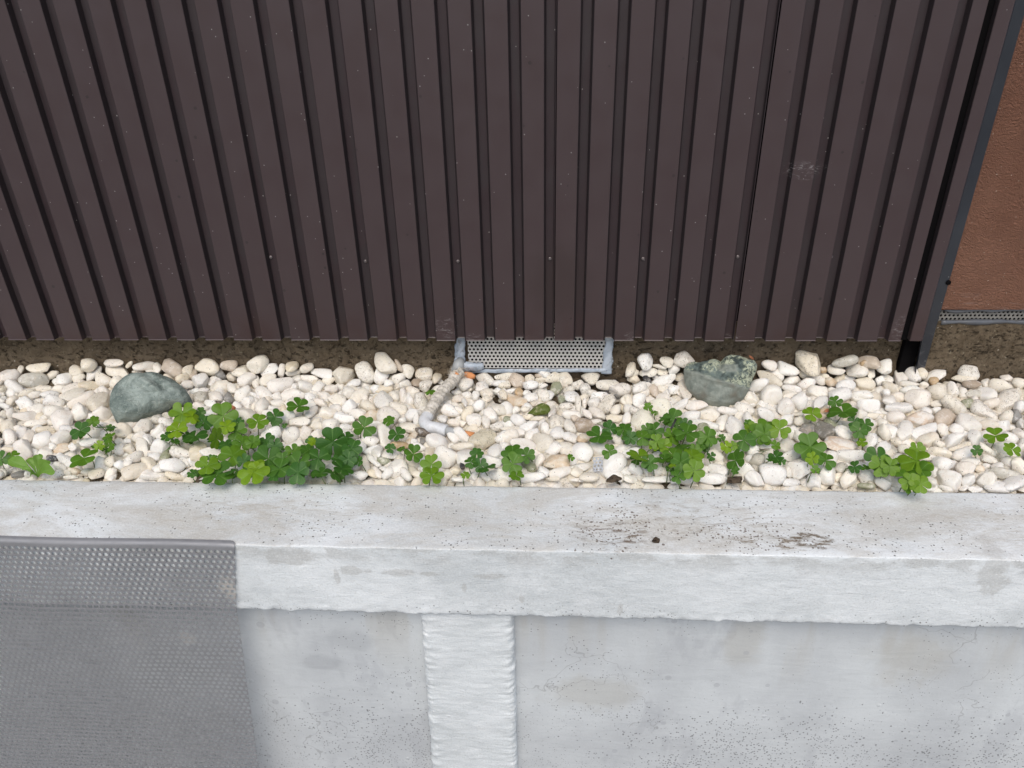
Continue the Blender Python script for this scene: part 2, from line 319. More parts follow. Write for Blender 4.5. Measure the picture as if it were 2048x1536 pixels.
# ---------------------------------------------------------------- object helpers
def mesh_obj(name, V, Fc, mat, parent=None, smooth=True, attrs=None, origin=None):
    V = np.asarray(V, float)
    o0 = np.array(origin if origin is not None else (0, 0, 0), float)
    if parent is not None: o0 = o0*0 + np.array(parent.get('_o', (0, 0, 0)))
    me = bpy.data.meshes.new(name); Vl = V-o0
    if isinstance(Fc, np.ndarray):
        n, m = Fc.shape
        me.vertices.add(len(V)); me.vertices.foreach_set('co', Vl.ravel())
        me.loops.add(n*m); me.loops.foreach_set('vertex_index', Fc.ravel().astype(np.int32))
        me.polygons.add(n); me.polygons.foreach_set('loop_start', np.arange(0, n*m, m, dtype=np.int32)); me.polygons.foreach_set('loop_total', np.full(n, m, dtype=np.int32))
        me.update(calc_edges=True)
    else: me.from_pydata(Vl.tolist(), [], Fc)
    me.polygons.foreach_set('use_smooth', np.full(len(me.polygons), smooth))
    for a, val in (attrs or {}).items():
        val = np.asarray(val, float)
        if val.ndim == 2:
            t = me.attributes.new(a, 'FLOAT_COLOR', 'POINT'); t.data.foreach_set('color', np.concatenate([val, np.ones((len(val), 1))], 1).ravel())
        else:
            t = me.attributes.new(a, 'FLOAT', 'POINT'); t.data.foreach_set('value', val)
    me.materials.append(mat); me.update()
    ob = bpy.data.objects.new(name, me); COL.objects.link(ob)
    if parent is not None: ob.parent = parent
    else: ob.location = o0
    return ob
def tag(o, label=None, cat=None, group=None, kind=None):
    for a, v in (('label', label), ('category', cat), ('group', group), ('kind', kind)):
        if v: o[a] = v
    return o
EMP = {}
def thing(name, loc, label, cat, group=None):
    e = bpy.data.objects.new(name, None); COL.objects.link(e); e.location = loc; e.empty_display_size = .02
    tag(e, label, cat, group); EMP[e.name] = np.array(loc, float); return e
def child(name, V, Fc, mat, par, smooth=True, attrs=None):
    """a part: mesh in world coordinates parented so that it stays where it is"""
    base = EMP[par.name]
    ob = mesh_obj(name, np.asarray(V, float)-base, Fc, mat, None, smooth, attrs)
    ob.parent = par; EMP[ob.name] = base; 
    if par.type == 'MESH': ob.location = (0, 0, 0)
    return ob
def box(x0, x1, y0, y1, z0, z1, bev=0.0):
    bm = bmesh.new(); bmesh.ops.create_cube(bm, size=1)
    for v in bm.verts: v.co = Vector(((x0+x1)/2+v.co.x*(x1-x0), (y0+y1)/2+v.co.y*(y1-y0), (z0+z1)/2+v.co.z*(z1-z0)))
    if bev: bmesh.ops.bevel(bm, geom=bm.edges[:], offset=bev, segments=2, affect='EDGES')
    V = [tuple(v.co) for v in bm.verts]; Fs = [[v.index for v in f.verts] for f in bm.faces]; bm.free(); return V, Fs
def grid_faces(n, m):
    i = np.arange(n-1)[:, None]*m + np.arange(m-1)[None, :]
    return np.stack([i, i+1, i+m+1, i+m], -1).reshape(-1, 4)
def tube(pts, rad, seg=12, cap=True):
    pts = [np.array(p, float) for p in pts]; V = []; Fs = []
    rad = rad if hasattr(rad, '__len__') else [rad]*len(pts)
    t0 = nrm(pts[1]-pts[0]); a = nrm(np.cross(t0, [0, 0, 1]) if abs(t0[2]) < .95 else np.cross(t0, [0, 1, 0]))
    for i, p in enumerate(pts):
        t = nrm(pts[min(i+1, len(pts)-1)]-pts[max(i-1, 0)]); a = nrm(a-t*(a@t)); b = np.cross(t, a)
        for s in range(seg): q = 2*math.pi*s/seg; V.append(p+rad[i]*(math.cos(q)*a+math.sin(q)*b))
    for i in range(len(pts)-1):
        for s in range(seg): Fs.append([i*seg+s, i*seg+(s+1) % seg, (i+1)*seg+(s+1) % seg, (i+1)*seg+s])
    if cap: Fs.append(list(range(seg))[::-1]); Fs.append([(len(pts)-1)*seg+s for s in range(seg)])
    return V, Fs
def nz(p, sc, off=0.0): return noise.noise(Vector((p[0]*sc+off, p[1]*sc+off*.7, p[2]*sc-off)))
# icosphere base
def ico(sub):
    bm = bmesh.new(); bmesh.ops.create_icosphere(bm, subdivisions=sub, radius=1)
    V = np.array([v.co[:] for v in bm.verts]); Fs = np.array([[v.index for v in f.verts] for f in bm.faces]); bm.free(); return V, Fs
mats()
# ================================================================ SETTING
X0, X1 = -1.75, 1.6
def ground():
    V, Fs = box(-12, 12, -12, -.40, -1.05, -1.0); tag(mesh_obj('pavement', V, Fs, MT['asphalt'], smooth=False), kind='structure')
    nx, ny = 260, 60; V = []
    for i in range(nx):
        for j in range(ny):
            x = X0 + (X1-X0)*i/(nx-1); y = -.36 + .44*j/(ny-1)
            z = -.024 + .008*nz((x, y, 0), 12) + .005*nz((x, y, 0), 45, 3)
            z += .014*math.exp(-((y-.035)/.03)**2)
            V.append((x, y, z))
    V = np.array(V); tag(mesh_obj('soil_ground', V, grid_faces(nx, ny)[:, ::-1], MT['soil']), kind='structure')
ground()
# ================================================================ CONCRETE KERB WALL
def curb():
    e = thing('concrete_kerb_wall', (0, -.45, -.6), 'low white painted concrete wall with thick rough-edged coping in front of the gravel', 'wall')
    YF = -.504; skew = lambda x: -.012*(x+.85)/1.55
    prof = [(-.345, -.04), (-.345, -.006), (-.3485, -.0015)]
    prof += [(-.352-.1498*t/16, 0) for t in range(17)]
    for q in range(1, 6): a = q/6*math.pi/2; prof.append((-.5018-.0022*math.sin(a), -.0022+.0022*math.cos(a)))
    prof += [(-.504, -.0022-.1328*t/26) for t in range(27)]
    prof += [(-.503, -.1385), (-.499, -.140), (-.46, -.1385)]
    n = 760; m = len(prof); V = np.zeros((n, m, 3))
    for i in range(n):
        x = X0+(X1-X0)*i/(n-1)
        for j, (y, z) in enumerate(prof):
            p = (x, y, z); d = 0
            if 3 <= j <= 19:                       # top
                dz = .0012*nz(p, 14)+.0005*nz(p, 60); V[i, j] = (x, y+(.0018*nz((x, 0, 1), 60) if j == 3 else 0), z+dz)
            else:
                d = .0014*nz(p, 18)+.0007*nz(p, 70)+.0004*nz(p, 160)
                dz = 0
                if z < -.128: dz = .0035*nz((x, 0, 5), 30)+.002*nz((x, 2, 5), 110)+.0013*nz((x, 2, 9), 240); d += .0022*nz((x, z, 5), 90)
                V[i, j] = (x, y+d+skew(x)*(1 if y < -.49 else 0), z+dz)
            if j < 3: V[i, j, 1] = y+.0025*nz((x, 0, 3), 22)+.001*nz((x, 0, 3), 90)
        V[i, :, 1] += -.012*(x+.85)/1.55 if False else 0
        V[i, :4, 1] += skew(x)*.6
    fc = grid_faces(n, m)[:, ::-1]
    cop = child('coping', V.reshape(-1, 3), fc, MT['paint'], e)
    # recessed wall face
    n, m = 330, 60; V = np.zeros((n, m, 3)); yw = YF+.034
    for i in range(n):
        x = X0+(X1-X0)*i/(n-1)
        for j in range(m):
            z = -.130-.87*(j/(m-1)); p = (x, 0, z)
            V[i, j] = (x, yw+skew(x)+.002*nz(p, 5)+.0012*nz(p, 22, 4), z)
    child('wall_face', V.reshape(-1, 3), grid_faces(n, m)[:, ::-1], MT['face'], e)
    # pilaster with thick brushed paint rolling round its edges
    xl, xr = -.2065, -.0545; prof = []
    r = .012; yb, yf = yw+.004, YF+.004
    for t in range(4): prof.append((xl, yb+(yf+r-yb)*t/4, 1))
    for t in range(7): a = t/6*math.pi/2; prof.append((xl+r-r*math.cos(a), yf+r-r*math.sin(a), 1))
    for t in range(1, 20): prof.append((xl+r+(xr-xl-2*r)*t/20, yf, .35))
    for t in range(7): a = t/6*math.pi/2; prof.append((xr-r+r*math.sin(a), yf+r-r*math.cos(a), 1))
    for t in range(4): prof.append((xr, yf+r+(yb-yf-r)*(t+1)/4, 1))
    m = len(prof); n = 420; V = np.zeros((n, m, 3)); cx = (xl+xr)/2
    for i in range(n):
        z = -.1385-.80*i/(n-1); wob = .0015*nz((0, 0, z), 9)
        for j, (x, y, k) in enumerate(prof):
            ed = max(0, 1-abs(abs(x-cx)-(xr-xl)/2)/.03); a = (.0006+.0030*ed)*1.0
            ww = x+.4*nz((x, 0, z), 10)*.05
            d = a*nz((ww*.6, 0, z+.012*nz((ww, 0, z), 12)), 105, 2)+.6*a*nz((ww*.9, 3, z), 230)+.0012*nz((x, 0, z), 25)
            dx = (x-cx)/(xr-xl)*2
            V[i, j] = (x+wob+d*.5*dx*ed-(.010*(-(z+.14))/.4)*(1 if x < cx else .12)*abs(dx), y-d*(.6+.4*(1-ed)), z)
    child('pilaster', V.reshape(-1, 3), grid_faces(n, m), MT['paint'], e)
curb()
# ================================================================ PERFORATED SHEETS
def perforated(name, par, u0, u1, v0, v1, pu, pv, rad, fmap, mat, clip=None, th=.0012, margin=None):
    """staggered round holes cut in a sheet; fmap(u, v) -> points and normals"""
    nu = int(math.ceil((u1-u0)/pu)); nv = int(round((v1-v0)/pv))
    q = []
    h = .5
    for t in range(4): q.append((-h+t/4, -h))
    for t in range(4): q.append((h, -h+t/4))
    for t in range(4): q.append((h-t/4, h))
    for t in range(4): q.append((-h, h-t/4))
    q = np.array(q); ang = np.arctan2(q[:, 1]*pv, q[:, 0]*pu)
    outer = q*[pu, pv]; inner = np.stack([np.cos(ang), np.sin(ang)], 1)*rad
    cu, cv = np.meshgrid(np.arange(nu+1), np.arange(nv), indexing='ij')
    cu = cu.ravel(); cv = cv.ravel(); cx = u0+(cu+.5*(cv % 2))*pu; cy = v0+(cv+.5)*pv
    n = len(cx); c = np.stack([cx, cy], 1)[:, None, :]
    O = (c+outer[None]).reshape(-1, 2); I = (c+inner[None]).reshape(-1, 2)
    if clip is not None:
        lim = clip(O); O[:, 0] = np.minimum(O[:, 0], lim); I[:, 0] = np.minimum(I[:, 0], clip(I))
    O[:, 0] = np.maximum(O[:, 0], u0); I[:, 0] = np.maximum(I[:, 0], u0)
    O[:, 0] = np.minimum(O[:, 0], u1); I[:, 0] = np.minimum(I[:, 0], u1)
    PO, _ = fmap(O); PI, NI = fmap(I); V = np.concatenate([PO, PI, PI-NI*th])
    N = n*16; b = np.arange(n)[:, None]*16; s = np.arange(16)[None]; s2 = (s+1) % 16
    f1 = np.stack([b+s, b+s2, N+b+s2, N+b+s], -1).reshape(-1, 4); f2 = np.stack([N+b+s, N+b+s2, 2*N+b+s2, 2*N+b+s], -1).reshape(-1, 4)
    Fs = np.concatenate([f1, f2])
    # drop collapsed faces
    P = V[Fs]; ar = np.linalg.norm(np.cross(P[:, 2]-P[:, 0], P[:, 3]-P[:, 1]), axis=1); Fs = Fs[ar > 1e-10]
    return child(name, V, Fs, mat, par, smooth=False)
def steel_sheet():
    e = thing('perforated_metal_sheet', (-.8, -.52, -.3), 'grey perforated steel sheet hung over the left end of the white wall', 'metal sheet')
    YF = -.5055
    def fmap(P):                                  # u = X, v = distance down from the fold (negative: on the top)
        u, v = P[:, 0], P[:, 1]; skew = -.012*(u+.85)/1.55-.0015
        r = .006
        a = np.clip((v+r)/(r*1.6), 0, 1)*math.pi/2
        d = np.maximum(v-.004, 0)
        y = np.where(v < -r, YF+r-(v+r), YF+r-r*np.sin(a)) - .014*(d/.55)**1.25
        z = np.where(v < -r, .0030, .0030-r+r*np.cos(a)) - d
        wob = .0009*np.sin(u*23+v*9)*np.sin(v*14+u*4)+.0004*np.sin(u*61+v*37)
        y = y+skew+wob*np.clip(v/.05, 0, 1)-.0005
        z = z+.0012*np.sin(u*19)*np.exp(-np.abs(v)/.03)
        N = np.zeros((len(P), 3)); N[:, 1] = -1.0
        N[v < -r] = (0, 0, 1)
        return np.stack([u, y, z], 1), N
    edge = lambda P: -.4805-.012*np.clip(P[:, 1]/.13, 0, 1)-.046*np.clip((P[:, 1]-.02)/.53, 0, 2)
    perforated('perforated_plate', e, -1.2, -.47, .0075, .0075+.0102*66, .0103, .0102, .0040, fmap, MT['sheet'], edge, th=.0008)
    # plain rim folded over the top
    us = np.linspace(-1.2, -.4805, 160); vs = np.linspace(-.0105, .0075, 14)
    P = np.array([(u, v) for u in us for v in vs]); V, _ = fmap(P)
    m = len(vs); nn = len(us); k = (us > -.492); 
    V = V.reshape(nn, m, 3); 
    for i in range(nn):
        if us[i] > -.488:
            f = (us[i]+.488)/.0075; V[i, :, 2] -= .0015*f*f; V[i, :3, 1] -= .004*f*f
    child('folded_rim', V.reshape(-1, 3), grid_faces(nn, m)[:, ::-1], MT['sheet'], e)
steel_sheet()
# ================================================================ CLADDING
PITCH = .0598; SEAM0 = .0125
def cladding():
    e = thing('metal_cladding', (-.4, 0, .098), 'dark brown corrugated metal cladding above the pebble bed', 'cladding')
    ZB, ZT = .098, 2.3; dep = .0130
    def prof(a, b):                              # profile points across [a, b]
        P = []; k0 = int(math.floor((a-SEAM0)/PITCH))-1; k1 = int(math.ceil((b-SEAM0)/PITCH))+1
        for k in range(k0, k1):
            s = SEAM0+k*PITCH                     # ridge starts at s
            P += [(s, 0), (s+.0008, -.0006), (s+.0375, -.0006), (s+.0383, 0), (s+.0412, dep-.0008), (s+.0422, dep), (s+PITCH-.0040, dep), (s+PITCH-.0030, dep-.0008)]
        P = [p for p in P if a-1e-9 <= p[0] <= b+1e-9]; return P
    seams = [SEAM0+PITCH*6*k for k in range(-5, 3)]
    for i in range(len(seams)-1):
        a, b = seams[i], min(seams[i+1], .694)
        if a > .69: continue
        P = prof(a, b-.0001)
        last = b < seams[i+1]-1e-6
        if last: P.append((b, -.0006)); P.append((b+.001, .002)); P.append((b+.001, .0125))
        else: P.append((b-.0022, dep*.35)); P.append((b-.0012, .004)); P.append((b-.0012, .0105))
        V = []
        rows = [ZB, ZB+.0015, .3, .7, 1.3, ZT]
        for z in rows:
            for (x, y) in P:
                fl = -.0016 if z < ZB+.001 else 0
                V.append((x, y+fl+.0009*nz((x, 0, z), 5), z+(.0012*nz((x, 0, 0), 9, i*3.1) if z < .11 else 0)))
        # a short inward return at the cut edge gives the sheet a visible thickness
        off = len(V); V += [(x, y+.0012, ZB+.0003+.0012*nz((x, 0, 0), 9, i*3.1)) for (x, y) in P]
        m = len(P); Fs = grid_faces(len(rows), m)
        r2 = np.array([[off+j, off+j+1, j+1, j] for j in range(m-1)]); Fs = np.concatenate([Fs, r2])
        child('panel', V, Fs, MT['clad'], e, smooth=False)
    # screws through every third groove
    for k, (px, py) in enumerate([(177, 533), (359, 527), (542, 514), (731, 522), (916, 522), (1100, 517), (1286, 517), (1475, 513), (1662, 513)]):
        p = onY(px, py, dep); V, Fs = tube([(p[0], dep+.001, p[2]), (p[0], dep-.0022, p[2]), (p[0], dep-.0032, p[2])], [.0032, .0032, .0019], 12)
        child('screw', V, Fs, MT['screw'], e, smooth=False)
    # closing strip, corner flashing and its foot
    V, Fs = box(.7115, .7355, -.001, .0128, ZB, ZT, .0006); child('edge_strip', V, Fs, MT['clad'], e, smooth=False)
    V, Fs = box(.6955, .7125, .013, .028, ZB-.004, ZT); child('gap_backing', V, Fs, MT['black'], e, smooth=False)
    V = []; P = [(.7375, .0045), (.7385, .012), (.752, .030), (.754, .0315), (.7735, .0335), (.7745, .0345), (.7745, .048)]
    rows = [-.03, .02, .1, .6, 1.4, ZT]
    for z in rows:
        for x, y in P: V.append((x, y, z))
    V = np.array(V); V[:, 0] += np.where((V[:, 2] < .09) & (V[:, 0] < .75), .012, 0); V[:, 1] += np.where((V[:, 2] < .09) & (V[:, 0] < .752), .012, 0)
    child('corner_flashing', V, grid_faces(len(rows), len(P)), MT['trim'], e, smooth=False)
    V, Fs = box(.722, .7515, .034, .049, -.03, ZB+.02, .001); child('corner_post', V, Fs, MT['black'], e, smooth=False)
    V, Fs = tube([(.7725, .0338, .208), (.7725, .0312, .208), (.7725, .0305, .208)], [.005, .005, .003], 10); child('dark_hole', V, Fs, MT['black'], e)  # near-black disc added to read as a small dark hole at the flashing
cladding()
def building():
    e = thing('terracotta_house_wall', (.9, .06, .14), 'terracotta stucco house wall with crumbly footing beside the brown cladding', 'house wall')
    n, m = 120, 90; V = np.zeros((n, m, 3))
    for i in range(n):
        for j in range(m):
            x = .766+(X1-.766)*i/(n-1); z = .1465+(.8 if m else 0)*(j/(m-1)); V[i, j] = (x, .046+.0012*nz((x, 0, z), 30), z+(.0012*nz((x, 0, 0), 30) if j == 0 else 0))
    child('stucco_panel', V.reshape(-1, 3), grid_faces(n, m)[:, ::-1][:, ::-1], MT['stucco'], e)
    V, Fs = box(X0, X1, .047, .3, .95, 2.4); child('upper_wall', V, Fs, MT['stucco'], e, smooth=False)
    V, Fs = box(.766, X1, .0465, .09, .1445, .1463); child('drip_edge', V, Fs, MT['stucco'], e, smooth=False)
    # footing: rough render standing below, running along behind the cladding
    n, m = 900, 34; V = np.zeros((n, m, 3))
    for i in range(n):
        for j in range(m):
            x = X0+(X1-X0)*i/(n-1); z = -.05+.168*(j/(m-1)); p = (x, 0, z)
            lean = .050-.020*max(0, (.03-z)/.08)
            V[i, j] = (x, lean+.0025*nz(p, 14)+.0020*nz(p, 50)+.0018*nz(p, 120, 3)+.001*nz(p, 260), z)
    # opening behind the vent
    keep = []
    for f in grid_faces(n, m):
        c = V.reshape(-1, 3)[f].mean(0)
        if not (-.166 < c[0] < .116 and c[2] > .008): keep.append(f)
    child('footing', V.reshape(-1, 3), np.array(keep), MT['soilwall'], e)
    V, Fs = box(X0, X1, .075, .3, .0, .145); 
    # perforated strip under the right-hand wall, smeared with sealant
    def fm(P): 
        N = np.zeros((len(P), 3)); N[:, 1] = -1; return np.stack([P[:, 0], .056+0*P[:, 0], P[:, 1]], 1), N
    MT['dullp'] = m_simple('grimy_vent_strip', (.22, .21, .19), .6, 0, .55, 60, .4)
    st = perforated('vent_strip', e, .785, 1.3, .116, .139, .0083, .0076, .0026, fm, MT['dullp'])
    V, Fs = box(.76, X1, .064, .068, .105, .15); child('strip_backing', V, Fs, MT['black'], e, smooth=False)
    for zz, rr, off in ((.141, .0035, 1), (.116, .0045, 5)):
        pts = [(x, .052, zz+.0035*nz((x, 0, 0), 24, off)) for x in np.linspace(.79, X1, 90)]
        V, Fs = tube(pts, [rr*(1+.6*nz((p[0], 0, 0), 60, off)) for p in pts], 10); child('sealant_bead', V, Fs, MT['seal2'], e)
    V, Fs = box(X0, .76, .16, .3, -.05, 1.0); child('backing_wall', V, Fs, MT['black'], e, smooth=False)
building()
# ================================================================ VENT
def vent():
    e = thing('air_vent', (-.02, .045, .01), 'pale perforated air vent sealed under the brown cladding', 'vent')
    def fm(P):
        N = np.zeros((len(P), 3)); N[:, 1] = -1; return np.stack([P[:, 0], .030+(P[:, 1]-.02)*.12, P[:, 1]], 1), N
    perforated('vent_plate', e, -.168, .118, .0175, .0175+.0076*13, .0083, .0076, .0027, fm, MT['ventp'], th=.001)
    V, Fs = box(-.175, .125, .062, .066, -.01, .14); child('vent_backing', V, Fs, MT['black'], e, smooth=False)
    def smear(path, rx, name='sealant', off=0.0, squash=.5, amp=.35):
        V, Fs = tube(path, rx, 16); V = np.array(V)
        for i in range(len(V)):
            d = nz(V[i], 55, off); c = np.array(path[min(i//16, len(path)-1)])
            r = V[i]-c; r[1] *= squash; V[i] = c+r*(1+amp*d+.30*nz(V[i], 150, off)+.15*nz(V[i], 330, off))
        child(name, V, Fs, MT['seal'], e)
    L = lambda a, b, n: [tuple(np.array(a)+(np.array(b)-np.array(a))*t/(n-1)) for t in range(n)]
    smear(L((-.165, .026, .0125), (.122, .027, .0150), 60), [.0043]*60, off=2, amp=.25)
    smear(L((-.180, .036, .10), (-.188, .030, .008), 26), [.0092+.004*t/25 for t in range(26)], off=7, amp=.45, squash=.28)
    smear(L((.127, .036, .10), (.122, .028, .006), 26), [.0082+.003*t/25 for t in range(26)], off=4, amp=.4, squash=.28)
    smear(L((-.183, .020, .022), (-.135, .020, .028), 16), [.006+.007*math.sin(t/15*math.pi) for t in range(16)], off=9, amp=.6, squash=.5)
vent()
# ================================================================ DRAIN HOSE
def hose():
    e = thing('drain_hose', (-.2, -.1, .0), 'tape-wrapped drain hose with a white elbow, leaving the vent across the pebbles', 'hose')
    def P(px, py, z): return onZ(px, py, z)
    a = P(917, 745, .020); b = P(886, 782, .018); c = P(866, 812, .013); d = P(852, 834, .007)
    key = [a, (a+b)/2+[.003, 0, .001], b, c, d]; pts = []
    for i in range(len(key)-1):
        for t in range(22): pts.append(key[i]+(key[i+1]-key[i])*t/22)
    pts.append(d)
    def tw(t): return .0114+.0009*math.sin(t*1.15)+.0011*math.sin(t*.47+1)
    V, Fs = tube(pts, [tw(i) for i in range(len(pts))], 22); V = np.array(V)
    for i in range(len(V)): 
        cc = pts[min(i//22, len(pts)-1)]; V[i] = cc+(V[i]-cc)*(1+.13*nz(V[i], 150)+.16*nz(V[i], 60, 2)+.06*nz(V[i], 420))
    w_ = child('wrapping_tape', V, Fs, MT['tape'], e)
    # loose fibres at the ends
    Vf, Ff = [], []
    for k in range(150):
        if k % 5: cen = pts[int(abs(random.gauss(0, 5))) % len(pts)]
        else: cen = pts[random.randrange(len(pts))]
        dr = nrm([random.gauss(0, 1), random.gauss(0, 1), random.gauss(.2, .8)]); l = random.uniform(.004, .013); s = cen+dr*.012
        q = [s, s+dr*l*.5+np.array([random.gauss(0, .002) for _ in range(3)]), s+dr*l+np.array([random.gauss(0, .004) for _ in range(3)])]
        v, f = tube(q, [.00035, .0003, .00012], 4); o = len(Vf); Vf += v; Ff += [[x+o for x in y] for y in f]
    child('frayed_fibres', Vf, Ff, MT['fibre'], e)
    # white elbow
    c0 = P(856, 831, .007); c1 = P(849, 843, .005); c2 = P(857, 853, .004); c3 = P(872, 856, .003); c4 = P(893, 861, .002)
    ks = [c0, c1, c2, c3, c4]; pts2 = []
    for i in range(len(ks)-1):
        p0, p1, p2, p3 = ks[max(i-1, 0)], ks[i], ks[i+1], ks[min(i+2, len(ks)-1)]
        for t in range(7):
            u = t/7; pts2.append(.5*((2*p1)+(-p0+p2)*u+(2*p0-5*p1+4*p2-p3)*u*u+(-p0+3*p1-3*p2+p3)*u**3))
    pts2.append(c4)
    V, Fs = tube(pts2, [.0116]*len(pts2), 24); child('elbow', V, Fs, MT['pvc'], e)
    f = P(928, 867, -.003); V, Fs = tube([c4-(f-c4)*.1, c4+(f-c4)*.5, f], [.0078, .0074, .0070], 18); child('grey_coupler', V, Fs, MT['grey'], e)
    g = P(948, 871, -.005); V, Fs = tube([f, g], [.0062, .0060], 16); child('orange_sleeve', V, Fs, MT['orange'], e)
    # upper end: grey stub in sealant and two orange foam pieces
    s0 = P(912, 744, .022); s1 = onY(922, 722, .028); V, Fs = tube([s0, (s0+s1)/2+[.0, 0, .004], s1], [.011, .0115, .010], 18); child('grey_stub', V, Fs, MT['grey'], e)
    for a_, b_, r in ((P(906, 748, .024), P(916, 750, .028), .0055), (P(928, 747, .016), P(950, 754, .012), .0065)):
        pts3 = [a_+(b_-a_)*t/6 for t in range(7)]; V, Fs = tube(pts3, [r*(.6+.5*math.sin(math.pi*t/6)) for t in range(7)], 10)
        V = np.array([v+.0012*nz(v, 200)*np.ones(3) for v in V]); child('orange_foam', V, Fs, MT['orange'], e)
hose()
